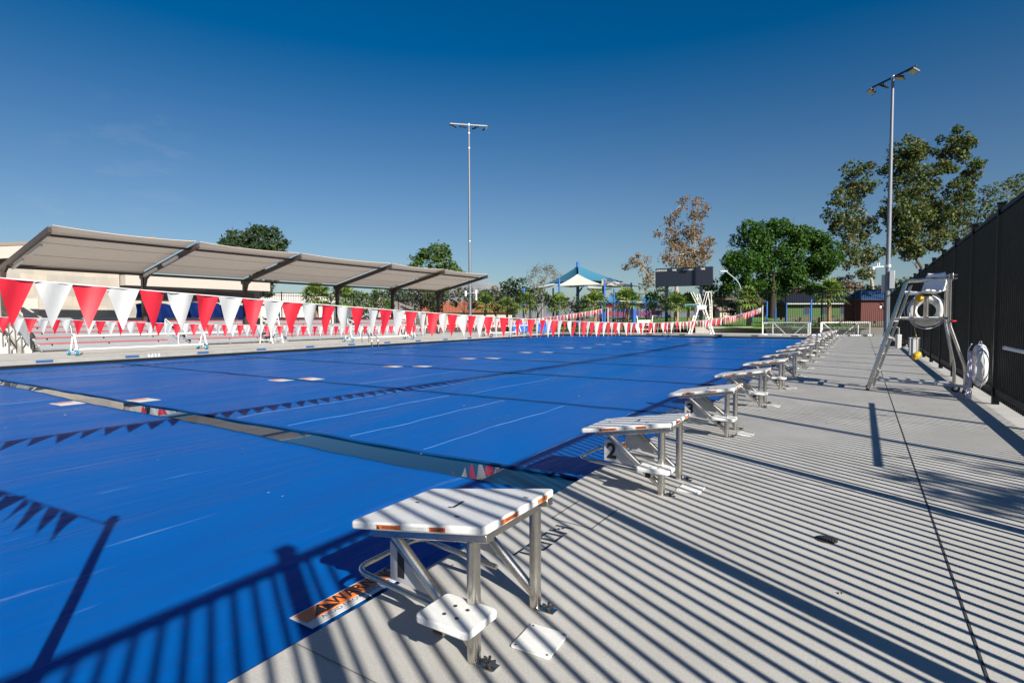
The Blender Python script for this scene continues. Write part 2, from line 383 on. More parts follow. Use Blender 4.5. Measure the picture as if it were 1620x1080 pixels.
for k, (a, b) in enumerate(EDGES):
    lab = COVLAB[k] if k < 2 else 'blue pool cover strip, ' + ORD[k] + ' one counted from the camera end of the pool'
    rk = random.Random(k)
    ph = [rk.uniform(0, 6) for _ in range(4)]
    def fn(u, v, a=a, b=b, k=k, ph=ph):
        x = CX1 + (CX0 - CX1) * u
        y0 = a[0] + (a[1] - a[0]) * u; y1 = b[0] + (b[1] - b[0]) * u
        if k > 0: y0 += 0.02 * math.sin(x * 1.7 + ph[0]) + 0.010 * math.sin(x * 4.3 + ph[1])
        if k < 9: y1 += (0.045 if k == 0 else 0.008) * math.sin(x * 0.8 + ph[2]) + 0.006 * math.sin(x * 5.1 + ph[3])
        y = y0 + (y1 - y0) * v
        return Vector((x, y, cover_z(x, y, k)))
    o = tag(MB().grid(fn, 110, 26).build('pool_cover', COVER, recalc=False), lab, 'pool cover', 'blue cover strips over the pool')
    sd = o.modifiers.new('solid', 'SOLIDIFY'); sd.thickness = 0.007; sd.offset = 1
    es = o.modifiers.new('split', 'EDGE_SPLIT'); es.split_angle = math.radians(35)
    h = MB()
    for v in ((1,) if k == 0 else (0, 1) if k < 9 else (0,)):
        pts = [fn(i / 60, v) + Vector((0, 0.02 if v == 0 else -0.02, 0.006)) for i in range(61)]
        h.tube(pts, 0.006, 6)
    h.build('hem', HEM, o)
    # printed warning labels on both sides of every seam
    lb = MB(); lo = MB()
    for v, sgn in (((1, -1),) if k == 0 else ((0, 1), (1, -1)) if k < 9 else ((0, 1),)):
        xs = [-13.95, -13.30] if v == 1 else [-13.1, -12.45]
        if k > 1: xs = [x - 0.35 for x in xs]
        u = (xs[0] - CX1) / (CX0 - CX1); ye = fn(u, v).y + sgn * 0.06
        def q(mb, x0, x1, y0, y1, dz):
            mb.grid(lambda s, t: Vector((x0 + (x1 - x0) * s, y0 + (y1 - y0) * t, cover_z(x0 + (x1 - x0) * s, y0 + (y1 - y0) * t, k) + dz)), 6, 6)
        q(lb, xs[0], xs[1], ye, ye + sgn * 0.42, 0.006)
        q(lo, xs[0] + .06, xs[0] + .2, ye + sgn * 0.06, ye + sgn * 0.36, 0.010)
    l = lb.build('warning_label', WVINYL, o, smooth=False)
    lo.build('orange_band', ORANGE, l, smooth=False)
    if k in (0, 1, 2):
        wl = MB()
        for x in ([-6.25, -4.84, -3.4, -7.7, -9.1] if k == 1 else [-14.6] if k == 0 else [-7.4, -8.9, -11.0]):
            y0 = fn((x - CX1) / (CX0 - CX1), 0).y + .15; y1 = fn((x - CX1) / (CX0 - CX1), 1).y - .2
            if k == 0: y0 = 0.5
            pts = []
            for i in range(21):
                y = y0 + (y1 - y0) * i / 20; xx = x + 0.03 * math.sin(y * 2.2 + x) + 0.015 * math.sin(y * 6)
                pts.append(Vector((xx, y, cover_z(xx, y, k) + 0.003)))
            wl.tube(pts, 0.0024 if k == 1 else 0.0018, 5)
        wl.build('weld_line', WELD, o)
# large warning sign on the cover at starting block 1 (repeated at each lane edge)
def cover_sign(yc, lab):
    r = thing('warning_sign', lab, 'sign', (-2.60, yc, CZ + 0.020), 0, 'warning signs lying on the cover edge')
    n = 10
    MB().box((0, 0, 0), (0.20, 0.74, 0.004)).build('sign_panel', WVINYL, r, smooth=False)
    MB().box((-0.03, 0, 0.0035), (0.115, 0.70, 0.003)).build('orange_panel', ORANGE, r, smooth=False)
    tri = [(-0.085, -0.20, .0057), (0.02, -0.29, .0057), (0.02, -0.11, .0057)]
    MB().extr(tri, (0, 0, 0.001)).build('warning_triangle', INK, r, smooth=False)
    text('exclamation_mark', '!', 0.085, (-0.022, -0.20, 0.0075), (0, 1, 0), (-1, 0, 0), ORANGE, r, 0.02)
    text('lettering', 'WARNING', 0.135, (-0.032, 0.125, 0.006), (0, 1, 0), (-1, 0, 0), INK, r, 0.02, 0.80)
    text('lettering', 'AVOID DROWNING RISK', 0.050, (0.052, 0.0, 0.0032), (0, 1, 0), (-1, 0, 0), INK, r, 0.0, 0.95)
    return r
cover_sign(2.26, 'orange and white warning sign on the cover under starting block 1')
cover_sign(6.75, 'orange and white warning sign on the cover edge behind starting block 2')
cover_sign(9.45, 'orange and white warning sign on the cover edge behind starting block 3')
# foam skirt closing the gap to the deck on the right

# ---------------------------------------------------------------- starting blocks
FIBRE = M('white_fibreglass', (0.68, 0.68, 0.66), 0.5, var=0.04, vs=14, bump=0.35, bs=160, var2=0.07, vs2=2.2)
PLATE = M('plate_steel', (0.46, 0.47, 0.48), 0.5, 0.35, var=0.12, vs=7, var2=0.10, vs2=30)
STICK = M('sticker_orange', (0.56, 0.13, 0.022), 0.5, var=0.15, vs=20)
def rounded_rect(x0, x1, y0, y1, r, k=4):
    out = []
    for cx, cy, a0 in ((x1 - r, y1 - r, 0), (x0 + r, y1 - r, 90), (x0 + r, y0 + r, 180), (x1 - r, y0 + r, 270)):
        for i in range(k + 1):
            a = math.radians(a0 + 90 * i / k); out.append((cx + r * math.cos(a), cy + r * math.sin(a)))
    return out
def ptop(x): return 0.522 + (x + 0.785) * (0.668 - 0.522) / 0.885      # platform top, x local to the rear legs
def make_block():
    r = thing('starting_block', '', 'starting block', (-1.5, 2.305, 0), 0, 'starting blocks along the pool edge')
    # platform: sloping slab with rounded corners and a rolled lip
    poly = rounded_rect(-0.785, 0.10, -0.335, 0.335, 0.035)
    tn = (0.668 - 0.522) / 0.885
    m = MB(); n = len(poly)
    vs = [(x, y, ptop(x)) for x, y in poly] + [(x, y, ptop(x) - 0.042) for x, y in poly]
    m.add(vs, [tuple(range(n)), tuple(range(2 * n - 1, n - 1, -1))] + [(i, n + i, n + (i + 1) % n, (i + 1) % n) for i in range(n)])
    plat = m.build('platform', FIBRE, r, bevel=0.011, seg=3)
    # hand slot and drain holes in the top
    s = MB()
    def onp(x, y, dz=0.0015): return Vector((x, y, ptop(x) + dz))
    pts = [(-0.31 + 0.008 * math.cos(t * 3), -0.055 + 0.11 * t) for t in np.linspace(0, 1, 9)]
    for a, b in zip(pts[:-1], pts[1:]): s.bar(onp(*a), onp(*b), 0.016, 0.003)
    for a, b in (((-0.335, -0.055), (-0.31, -0.055)), ): s.bar(onp(*a), onp(*b), 0.012, 0.003)
    s.build('hand_slot', BLACK, plat, smooth=False)
    for hx, hy in ((-0.62, 0.02), (-0.16, -0.20), (0.03, 0.14)):
        MB().box(onp(hx, hy), (0.028, 0.009, 0.003)).build('drain_hole', BLACK, plat, smooth=False)
    # warning stickers on the near side and the rear edge
    zs = lambda x: ptop(x) - 0.021
    for x0, x1, mt, nm in ((-0.58, -0.41, STICK, 'warning_sticker'), (-0.41, -0.225, WVINYL, 'instruction_sticker'), (-0.225, -0.125, STICK, 'warning_sticker')):
        q = MB(); y = -0.3365
        q.box(((x0 + x1) / 2, y, zs((x0 + x1) / 2)), (x1 - x0, 0.002, 0.021), Matrix.Rotation(-math.atan(tn), 3, 'Y'))
        st = q.build(nm, mt, r, smooth=False)
        if nm == 'warning_sticker' and x0 < -0.5:
            text('lettering', 'WARNING', 0.024, ((x0 + x1) / 2 + 0.01, y - 0.0015, zs((x0 + x1) / 2)), (1, 0, tn), (0, 0, 1), INK, r, 0.02, 0.95)
            a = zs(x0 + .012)
            MB().extr([(x0 + .004, y - .0013, a - .009), (x0 + .024, y - .0013, a - .009), (x0 + .014, y - .0013, a + .009)], (0, -.0008, 0)).build('warning_triangle', INK, r, smooth=False)
        elif nm == 'warning_sticker':
            q = MB()
            for i in range(3): q.box(((x0 + x1) / 2, y - .0013, zs((x0 + x1) / 2) - .006 + .006 * i), (.08, .001, .0025), Matrix.Rotation(-math.atan(tn), 3, 'Y'))
            q.build('fine_print', INK, r, smooth=False)
        else:
            q = MB()
            for i in range(4): q.box(((x0 + x1) / 2 + .01, y - .0013, zs((x0 + x1) / 2) - .008 + .005 * i), (.13 - .03 * (i % 2), .001, .0016), Matrix.Rotation(-math.atan(tn), 3, 'Y'))
            q.build('fine_print', M('grey_print', (0.3, 0.3, 0.32), 0.6), r, smooth=False)
    for y0, y1, mt in ((-0.20, -0.055, STICK), (-0.055, 0.13, WVINYL), (0.14, 0.24, STICK)):
        MB().box((0.1013, (y0 + y1) / 2, zs(.1)), (0.002, y1 - y0, 0.021)).build('warning_sticker' if mt is STICK else 'instruction_sticker', mt, r, smooth=False)
    text('lettering', 'WARNING', 0.023, (0.103, -0.12, zs(.1)), (0, 1, 0), (0, 0, 1), INK, r, 0.02, 0.85)
    # steel frame under the platform
    for sy in (-1, 1):
        y = sy * 0.285
        MB().bar((-0.64, y, ptop(-0.64) - 0.063), (0.095, y, ptop(0.095) - 0.063), 0.06, 0.040).build('side_rail', STEEL, r, bevel=0.006)
    MB().bar((0.02, -0.25, ptop(0.02) - 0.075), (0.02, 0.25, ptop(0.02) - 0.075), 0.05, 0.045).build('cross_bar', STEEL, r, bevel=0.005)
    MB().bar((-0.50, -0.25, ptop(-0.5) - 0.075), (-0.50, 0.25, ptop(-0.5) - 0.075), 0.05, 0.045).build('cross_bar', STEEL, r, bevel=0.005)
    for sy in (-1, 1):
        y = sy * 0.285
        MB().tube([(0, y, 0.0), (0, y, ptop(0) - 0.08)], 0.0325, 16).build('leg', STEEL, r)
        MB().tube([(-0.015, y, 0.085), (-0.50, y, ptop(-0.5) - 0.085)], 0.029, 14).build('brace', STEEL, r)
        # triangular number plate between brace and grab bar
        yy = y + 0.033 * 1
        p = [(-0.565, 0.435), (-0.565, 0.235), (-0.265, 0.215), (-0.255, 0.25), (-0.47, 0.435)]
        MB().extr([(a, yy - .003, b) for a, b in p], (0, 0.006, 0)).build('number_plate', PLATE, r, smooth=False)
        # anchor: steel foot plate, bolt and black wing knob
        a = MB(); a.box((0.075, y - .0, 0.003), (0.10, 0.06, 0.006))
        a.build('anchor_plate', STEEL, r, bevel=0.001)
        k = MB(); k.tube([(0.082, y, 0.006), (0.082, y, 0.022)], 0.012, 8)
        for q in range(4):
            an = q * math.pi / 2 + 0.4; d = Vector((math.cos(an), math.sin(an), 0))
            k.bar(Vector((0.082, y, 0.020)), Vector((0.082, y, 0.028)) + d * 0.034, 0.013, 0.012)
        k.build('wing_knob', BLACK, r, bevel=0.002)
    # grab bar looping out over the water
    pts = fillet([(-0.24, -0.258, 0.175), (-0.83, -0.258, 0.222), (-0.83, 0.258, 0.222), (-0.24, 0.258, 0.175)], 0.09, 7)
    MB().tube(pts, 0.0155, 12).build('grab_bar', STEEL, r)
    # step pad on a stub arm
    sp = MB(); poly = rounded_rect(-0.165, 0.135, -0.515, -0.275, 0.03)
    sp.extr([(x, y, 0.245) for x, y in poly], (0, 0, 0.036))
    st = sp.build('step', FIBRE, r, bevel=0.007)
    for bx, by in ((-0.05, -0.44), (0.02, -0.44), (-0.05, -0.36), (0.02, -0.36)):
        MB().lathe([(0.010, 0.2805), (0.010, 0.2825), (0.006, 0.283)], 10, (bx, by, 0)).build('bolt', M('bolt_steel', (0.12, 0.12, 0.12), 0.4, 0.8), st)
    MB().bar((-0.06, -0.47, 0.218), (-0.06, -0.255, 0.218), 0.05, 0.05).build('step_arm', STEEL, r, bevel=0.004)
    MB().box((-0.06, -0.475, 0.218), (0.046, 0.012, 0.046)).build('end_cap', BLACK, r)
    return r
blk = make_block()
NB = 16
def block_label(k):
    return 'white topped stainless starting block number %d, ' % (k + 1) + ('nearest the camera' if k == 0 else ORD[k] + ' block counted from the camera')
for k in range(NB):
    yc = 2.305 + 2.842 * k
    b = blk if k == 0 else dup(blk, (-1.5, yc, 0))
    b.location = (-1.5, yc, 0); b['label'] = block_label(k)
for i, b in enumerate([o for o in list(COL.objects) if o.name.startswith('starting_block') and o.parent is None]):
    n = str(round((b.location.y - 2.305) / 2.842) + 1)
    for sy in (-1, 1):
        yy = sy * 0.285 + 0.033 + sy * 0.0042
        text('number', n, 0.20 if len(n) == 1 else 0.14, (-0.490, yy, 0.325), (-sy, 0, 0), (0, 0, 1), INK, b, 0.04, 1.35 if n == '1' else 0.95)
# white cover plates let into the deck behind each block
pl = None
for k in range(NB):
    yc = 2.305 + 2.842 * k + 0.01
    lab = 'white square screwed-down cover plate on the deck behind starting block %d, %s from the camera' % (k + 1, ORD[k])
    if pl is None:
        pl = thing('deck_plate', lab, 'cover plate', (-1.315, yc, 0.004), math.radians(3), 'white cover plates in the deck')
        MB().extr([(x, y, -0.003) for x, y in rounded_rect(-.105, .105, -.115, .115, .012)], (0, 0, .009)).build('plate', FIBRE, pl, bevel=.002)
        for sx in (-1, 1):
            for sy in (-1, 1): MB().lathe([(.006, .006), (.006, .0075)], 8, (sx * .085, sy * .095, 0)).build('screw', M('bolt_steel', (0.12, 0.12, 0.12), 0.4, 0.8), pl)
    else: dup(pl, (-1.315, yc, .004), math.radians(random.Random(k).uniform(-3, 4)), lab)
# drain cover
dr = thing('floor_drain', 'small round bronze drain cover set in the grey deck right of block 1', 'drain', (-0.185, 4.49, 0.002), 0)
MB().lathe([(0.072, 0.0), (0.072, 0.004), (0.066, 0.006)], 24).build('drain_rim', M('old_bronze', (0.10, 0.085, 0.06), 0.5, 0.7, var=0.3, vs=30), dr)
g = MB()
for i in range(-3, 4):
    l = math.sqrt(max(0, .06 ** 2 - (i * .017) ** 2)); g.box((i * .017, 0, .0068), (.007, 2 * l, .002))
g.build('drain_slots', BLACK, dr, smooth=False)
# depth marking of black tiles in the deck
GL = {'T': ['11111', '00100', '00100', '00100', '00100', '00100', '00100'], '0': ['11111', '10001', '10001', '10001', '10001', '10001', '11111'],
      'N': ['10001', '11001', '10101', '10011', '10001', '10001', '10001'], '7': ['11111', '00001', '00010', '00010', '00100', '00100', '00100'],
      '2': ['11111', '00001', '00001', '11111', '10000', '10000', '11111'], 'F': ['11111', '10000', '10000', '11110', '10000', '10000', '10000']}
def tile_text(s, loc, lab, u, v, cell, h, grp=None, white=None):
    """u = reading direction, v = letter up; cells are separate tiles inlaid in the deck"""
    r = thing('depth_marking', lab, 'depth marking', loc, 0, grp); u = Vector(u); v = Vector(v); x = 0.0
    b = MB(); ww = MB()
    for ch in s:
        gph = GL[ch]; b = MB()
        for i, row in enumerate(gph):
            for jx, c in enumerate(row):
                p = u * (x + jx * cell) + v * ((6 - i) * h)
                du = u * cell * 0.46; dv = v * h * 0.44
                if c == '1': b.quad(p - du - dv + Vector((0, 0, .003)), p + du - dv + Vector((0, 0, .003)), p + du + dv + Vector((0, 0, .003)), p - du + dv + Vector((0, 0, .003)))
        x += cell * 6.3
        b.build('tile_letter', M('black_glazed_tile', (0.013, 0.013, 0.015), 0.25), r, smooth=False)
    if white:
        ww.box((u * (x / 2 - cell * 1.3) + v * 3 * h), (abs(u.x) * x + abs(v.x) * 9 * h + .02, abs(u.y) * x + abs(v.y) * 9 * h + .02, .002)); ww.build('white_tile', WVINYL, r, smooth=False)
    return r
tile_text('T00N', (-1.82, 3.09, 0.0025), 'black mosaic letters inlaid in the deck beside starting block 1', (0, 1, 0), (-1, 0, 0), 0.0268, 0.0215)

# ---------------------------------------------------------------- tall black fence on the right
fx = 2.07; FH = 3.5
fn_ = thing('fence', 'tall black steel picket fence running along the right side of the deck', 'fence', (fx, 0, 0))
posts = [13.1 + 2.75 * k for k in range(-8, 17)]
for y in posts:
    MB().box((0, y, 1.80), (0.10, 0.10, 3.60)).box((0, y, 3.615), (0.125, 0.125, 0.03)).build('post', BLACKM, fn_, smooth=False)
for a, b in zip(posts[:-1], posts[1:]):
    for z, hh, nm in ((FH - 0.03, 0.07, 'top_rail'), (0.25, 0.11, 'bottom_rail')):
        MB().box((0, (a + b) / 2, z), (0.055, b - a - 0.102, hh)).build(nm, BLACKM, fn_, smooth=False)
    m = MB(); n = round((b - a) / 0.1405)
    for i in range(1, n): m.box((0.0, a + (b - a) * i / n, (0.10 + FH - 0.06) / 2), (0.030, 0.030, FH - 0.16))
    m.build('pickets', BLACKM, fn_, smooth=False)
# reaching pole hung along the fence
rp_ = thing('reaching_pole', 'long pale aluminium rescue pole hung level along the black fence', 'rescue pole', (1.86, 8.6, 1.11))
MB().tube([(0, -2.5, 0), (0, 2.55, 0)], 0.026, 12).build('pole', M('pale_aluminium', (0.72, 0.74, 0.78), 0.35, 0.6), rp_)
MB().tube([(0, 2.55, 0), (0, 2.60, 0)], 0.030, 12).build('end_plug', WHITE, rp_)
for y in (-1.9, 1.2): MB().bar((0.0, y, -0.035), (0.245, y, -0.035), 0.03, 0.02).build('hook', BLACKM, rp_, smooth=False)

# ring buoy with rope hung on the fence
def ring_buoy(name, lab, loc, axis, R0, r, grp=None):
    t = thing(name, lab, 'ring buoy', loc, 0, grp); ax = Vector(axis).normalized()
    MB().torus((0, 0, 0), R0, r, ax, 40, 14).build('ring', M('ring_foam', (0.60, 0.60, 0.58), 0.5, var=0.05), t)
    u = ax.cross(Vector((0, 0, 1))).normalized(); v = ax.cross(u)
    for q in range(4):
        an = q * math.pi / 2 + math.pi / 4; c = (u * math.cos(an) + v * math.sin(an)) * R0; tg = (-u * math.sin(an) + v * math.cos(an))
        MB().tube([c - tg * .035, c + tg * .035], r * 1.06, 14).build('band', M('band_grey', (0.42, 0.44, 0.5), 0.5), t)
    pts = []
    for i in range(64):
        an = 2 * math.pi * i / 64; k = R0 + r * (1.0 + 0.55 * abs(math.sin(2 * (an - math.pi / 4))))
        pts.append((u * math.cos(an) + v * math.sin(an)) * k)
    MB().tube(pts, 0.009, 6, closed=True).build('grab_line', ROPE, t)
    return t
rb = ring_buoy('ring_buoy', 'white ring buoy with a tangle of rope hung on the black fence', (1.93, 13.75, 0.66), (1, 0.0, 0), 0.325, 0.085)
rr = random.Random(4); m = MB()
for q in range(9):
    pts = []; y0 = rr.uniform(-.14, .12); z1 = -0.62 - rr.uniform(0, .12); x0 = -0.13 - rr.uniform(0, .06)
    for i in range(13):
        t_ = i / 12; pts.append((x0 + rr.uniform(-.012, .012), y0 + rr.uniform(-.05, .05) * (1 + t_), 0.25 + (z1 - 0.25) * t_ + rr.uniform(-.02, .02)))
    m.tube(fillet(pts, .05, 3), 0.011, 6)
for q in range(12):
    c = Vector((-0.15 - rr.uniform(0, .05), rr.uniform(-.14, .14), rr.uniform(-.66, -.30))); a = rr.uniform(.04, .09); b_ = rr.uniform(.05, .12); ph = rr.uniform(0, 3)
    m.tube([c + Vector((.03 * math.sin(i), a * math.cos(i * .5 + ph), b_ * math.sin(i * .5 + ph))) for i in range(11)], 0.010, 6)
m.build('rope', ROPE, rb)
MB().tube(fillet([(-.13, .0, .40), (-.16, .16, .28), (-.15, .22, .10), (-.13, .30, .06), (-.13, .05, .02)], .08, 5), 0.011, 6).build('rope', ROPE, rb)
MB().box((-0.15, 0.09, -0.06), (0.05, 0.09, 0.07)).build('red_tag', RED, rb, bevel=.01)
MB().bar((0.0, -.02, .36), (0.17, -.02, .36), .03, .03).build('hook', BLACKM, rb, smooth=False)

# ---------------------------------------------------------------- stainless lifeguard chair
ch = thing('lifeguard_chair', 'stainless steel lifeguard chair with a white moulded seat beside the black fence', 'lifeguard chair', (0, 14.15, 0))
ST = 0.030
for y, nm in ((0.0, 'side_frame'), (0.60, 'side_frame')):
    f = fillet([(0.14, y, 0.04), (0.77, y, 2.31), (0.80, y, 2.35), (1.50, y, 2.37)], 0.16, 6)
    MB().tube(f, ST, 14).build(nm, STEEL, ch)
    f2 = fillet([(0.20, y, 0.06), (0.70, y, 1.86)], 0.1, 4)
    xr = 1.77 if y == 0 else 1.66
    b2 = fillet([(xr, y, 0.13), (xr - .005, y, 0.56), (1.49, y, 1.45), (1.48, y, 2.45)], 0.10, 6)
    MB().tube(b2, ST, 14).build('rear_leg', STEEL, ch)
    MB().tube([(0.30, y + .002, 0.24), (xr - .02, y + .002, 0.19)], 0.030, 10).build('base_rail', GALV, ch)
    MB().lathe([(0.033, 0), (0.033, 0.05)], 12, (0.128, y, 0.0)).build('foot_cap', BLACK, ch)
for y in (0.05, 0.55):
    MB().tube(fillet([(0.235, y, 0.10), (0.86, y, 2.25)], .1, 3), 0.018, 10).build('inner_rail', STEEL, ch)
for z, x in ((0.45, 0.255), (0.80, 0.35), (1.15, 0.447), (1.50, 0.545)):
    MB().box((x + .05, 0.30, z), (0.10, 0.62, 0.025)).build('rung', WHITE, ch, bevel=.006)
for y in (0.0, 0.60): MB().tube([(0.56, y, 1.55), (1.5, y, 1.55)], 0.022, 10).build('platform_rail', STEEL, ch)
MB().box((1.04, 0.30, 1.572), (0.92, 0.54, 0.03)).build('footrest_platform', WHITE, ch, bevel=.005)
MB().tube([(1.13, 0.30, 1.59), (1.13, 0.30, 2.02)], 0.045, 16).build('seat_post', STEEL, ch)
MB().tube([(1.14, 0.02, 2.0), (1.14, 0.58, 2.0)], 0.018, 8).build('seat_bracket', STEEL, ch)
# moulded bucket seat
def seat_fn(u, v):
    # u runs along the profile front lip -> back top, v across
    prof = [(0.80, 2.05), (0.84, 2.085), (0.95, 2.09), (1.08, 2.075), (1.20, 2.07), (1.29, 2.09), (1.345, 2.15), (1.37, 2.25), (1.385, 2.38), (1.395, 2.50)]
    f = u * (len(prof) - 1); i = min(int(f), len(prof) - 2); t = f - i
    x = prof[i][0] * (1 - t) + prof[i + 1][0] * t; z = prof[i][1] * (1 - t) + prof[i + 1][1] * t
    s = 2 * v - 1; wdt = 0.265 * (1 - 0.25 * max(0, (u - 0.75) / 0.25) ** 2 - 0.12 * max(0, (0.15 - u) / 0.15) ** 2)
    up = 0.05 * abs(s) ** 3
    px_, py_ = x - (up * 1.1 if u > 0.6 else 0) - 1.13, s * wdt; ca_, sa_ = math.cos(.70), math.sin(.70)      # swivelled towards the pool corner
    return Vector((1.13 + px_ * ca_ - py_ * sa_, 0.30 + px_ * sa_ + py_ * ca_, z + (up if u < 0.75 else up * .3)))
seat = MB().grid(seat_fn, 27, 14).build('seat', M('seat_plastic', (0.70, 0.72, 0.76), 0.3), ch)
sd = seat.modifiers.new('solid', 'SOLIDIFY'); sd.thickness = 0.022; sd.offset = 0
MB().tube([(1.13, 0.30, 2.02), (1.13, 0.30, 2.062)], 0.10, 16).build('swivel', BLACK, ch)
for y in (0.0, 0.60):
    for z in (2.36, 2.43): MB().tube([(1.42, y, z), (1.60, y, z)], 0.014, 8).build('umbrella_clamp', STEEL, ch)
    MB().box((1.50, y, 2.40), (0.07, 0.07, 0.13)).build('clamp_block', STEEL, ch, bevel=.01)
MB().tube([(1.49, -.05, 1.47), (1.49, .66, 1.47)], 0.018, 8).build('cross_brace', STEEL, ch)
MB().tube([(1.50, -.03, 1.50), (1.60, -.03, 1.50)], 0.016, 8).build('red_grip', RED, ch)
MB().tube([(1.60, 0.60, 0.56), (1.52, 0.3, 1.40)], 0.014, 8).build('cross_brace', STEEL, ch)
for y, x in ((0.0, 1.77), (0.60, 1.66)):
    wv = MB(); wv.lathe([(0.03, -.025), (0.075, -.022), (0.08, 0), (0.075, .022), (0.03, .025)], 20, (x + .03, y - .005, 0.08), Matrix.Rotation(math.pi / 2, 3, 'X'))
    wo = wv.build('caster', BLACK, ch)
    MB().lathe([(0.035, -.028), (0.035, .028)], 14, (x + .03, y - .005, 0.08), Matrix.Rotation(math.pi / 2, 3, 'X')).build('hub', GALV, wo)
    MB().bar((x, y - .035, 0.14), (x + .03, y - .035, 0.08), 0.03, 0.008).bar((x, y + .035, 0.14), (x + .03, y + .035, 0.08), 0.03, 0.008).box((x, y, .145), (.07, .08, .012)).build('caster_fork', STEEL, ch)
cb = ring_buoy('ring_buoy', 'large white ring buoy hung under the lifeguard chair seat', (1.17, 14.86, 1.72), (0.15, 1, 0), 0.255, 0.09)
MB().tube(fillet([(-.30, -.05, -.05), (-.28, -.1, -.30), (.0, -.1, -.42), (.28, -.08, -.28), (.33, -.05, -.05)], .2, 7), 0.010, 6).build('rope', ROPE, cb)
yel = M('yellow_fabric', (0.60, 0.36, 0.02), 0.6, var=0.25, vs=14)
tb = thing('rescue_strap', 'yellow rescue bag and strap dangling from the lifeguard chair', 'rescue bag', (0.98, 14.62, 0.0))
def bag(c, sx, sz, seed):
    r0 = random.Random(seed); c = Vector(c)
    return MB().lathe([(0.25 * sx, -sz), (0.8 * sx, -0.8 * sz), (sx, -0.2 * sz), (0.9 * sx, 0.3 * sz), (0.5 * sx, 0.9 * sz), (0.2 * sx, sz)], 12, c, Matrix.Rotation(r0.uniform(.3, .8), 3, 'Y'))
bag((0.02, -0.30, 1.98), 0.075, 0.095, 1).build('bag', yel, tb)
bag((0.03, 0.0, 0.76), 0.075, 0.10, 2).build('bag', yel, tb)
MB().tube(fillet([(-.04, -.18, 1.93), (-.06, -.1, 1.5), (0.02, 0, 1.1), (0.03, 0, .84)], .1, 4), 0.011, 6).build('strap', M('strap_webbing', (0.30, 0.24, 0.10), 0.7), tb)
# white utility cabinet and small posts at the fence foot
cbx = thing('utility_cabinet', 'grey-white utility box standing at the foot of the fence behind the lifeguard chair', 'cabinet', (1.80, 27.4, 0))
MB().box((0, 0, .36), (.34, .42, .70)).build('cabinet_body', M('cabinet_grey', (0.55, 0.56, 0.57), 0.5, var=.05), cbx, bevel=.012)
MB().box((-.176, 0, .36), (.012, .36, .62)).build('cabinet_door', M('cabinet_grey', (0.55, 0.56, 0.57), 0.5), cbx, bevel=.003)
MB().box((-.186, .13, .38), (.012, .02, .08)).build('latch', BLACK, cbx)
MB().box((0, 0, .725), (.38, .46, .03)).build('cabinet_lid', M('cabinet_grey', (0.55, 0.56, 0.57), 0.5), cbx, bevel=.006)
sh = thing('outdoor_shower', 'small white standpipe with a bent spout beside the fence far along the deck', 'standpipe', (1.55, 33.5, 0))
MB().tube(fillet([(0, 0, 0), (0, 0, 1.05), (-.35, 0, 1.05)], .06, 4), .035, 10).build('pipe', WHITE, sh)
MB().box((0, 0, .35), (.26, .26, .70)).build('pedestal', WHITE, sh, bevel=.02)
MB().tube([(-.35, 0, 1.07), (-.35, 0, .99)], .05, 10).build('spout', GALV, sh)
hb = thing('hose_coil', 'dark coiled hose lying at the foot of the fence far along the deck', 'hose', (1.6, 35.6, 0))
m = MB()
for i in range(4): m.torus((0, 0, .05 + .05 * i), .38 - .02 * i, .035, (0, .05, 1), 24, 6)
m.build('coil', BLACK, hb)
MB().tube([(-.38, 0, .05), (-.6, .3, .03), (-.7, .8, .03)], .03, 6).build('hose_end', BLACK, hb)

# ---------------------------------------------------------------- pennant lines
def pennant_mesh(name, mat, seed):
    rk = random.Random(seed); a = rk.uniform(.012, .030); p = rk.uniform(0, 6); tw = rk.uniform(-.03, .03)
    m = MB()
    n = 8; vs = []; fs = []
    for i in range(n + 1):
        v = i / n; wd = 0.150 * (1 - v) + 0.004
        for j in range(7):
            u = j / 6; y = (u - .5) * 2 * wd
            vs.append((a * math.sin(p + y * 22 + v * 2) * (1 - .5 * v) + tw * v * v * 2 + 0.012 * v * math.sin(p), y, -0.455 * v - 0.006 * math.sin(math.pi * u) * (1 - v)))
    for i in range(n):
        for j in range(6): fs.append((i * 7 + j, i * 7 + j + 1, (i + 1) * 7 + j + 1, (i + 1) * 7 + j))
    m.add(vs, fs)
    me = bpy.data.meshes.new(name); me.from_pydata(m.v, [], m.f); me.polygons.foreach_set('use_smooth', [True] * len(me.polygons)); me.materials.append(mat)
    return me
def vinyl(name, col):
    m = M(name, col, 0.4, var=.05, vs=5); t = m.node_tree; b = t.nodes['Principled BSDF']
    tr = t.nodes.new('ShaderNodeBsdfTranslucent'); tr.inputs['Color'].default_value = (*col, 1)
    ms = t.nodes.new('ShaderNodeMixShader'); ms.inputs[0].default_value = .22
    t.links.new(b.outputs[0], ms.inputs[1]); t.links.new(tr.outputs[0], ms.inputs[2]); t.links.new(ms.outputs[0], t.nodes['Material Output'].inputs['Surface'])
    return m
PR, PW = vinyl('pennant_red', (0.60, 0.02, 0.038)), vinyl('pennant_white', (0.46, 0.47, 0.46))
PEN = [[pennant_mesh('pennant', PR, i) for i in range(6)], [pennant_mesh('pennant', PW, 10 + i) for i in range(6)]]
POLEW = M('pole_white', (0.62, 0.61, 0.56), 0.5, var=.05)
def interp(pts, s):
    for (a, za), (b, zb) in zip(pts[:-1], pts[1:]):
        if s <= b: break
    t = (s - a) / (b - a); return za + (zb - za) * t
def smooth_prof(pts, n):
    xs = np.array([p[0] for p in pts]); zs = np.array([p[1] for p in pts])
    c = np.polyfit(xs, zs, 4); return lambda s: float(np.polyval(c, s))
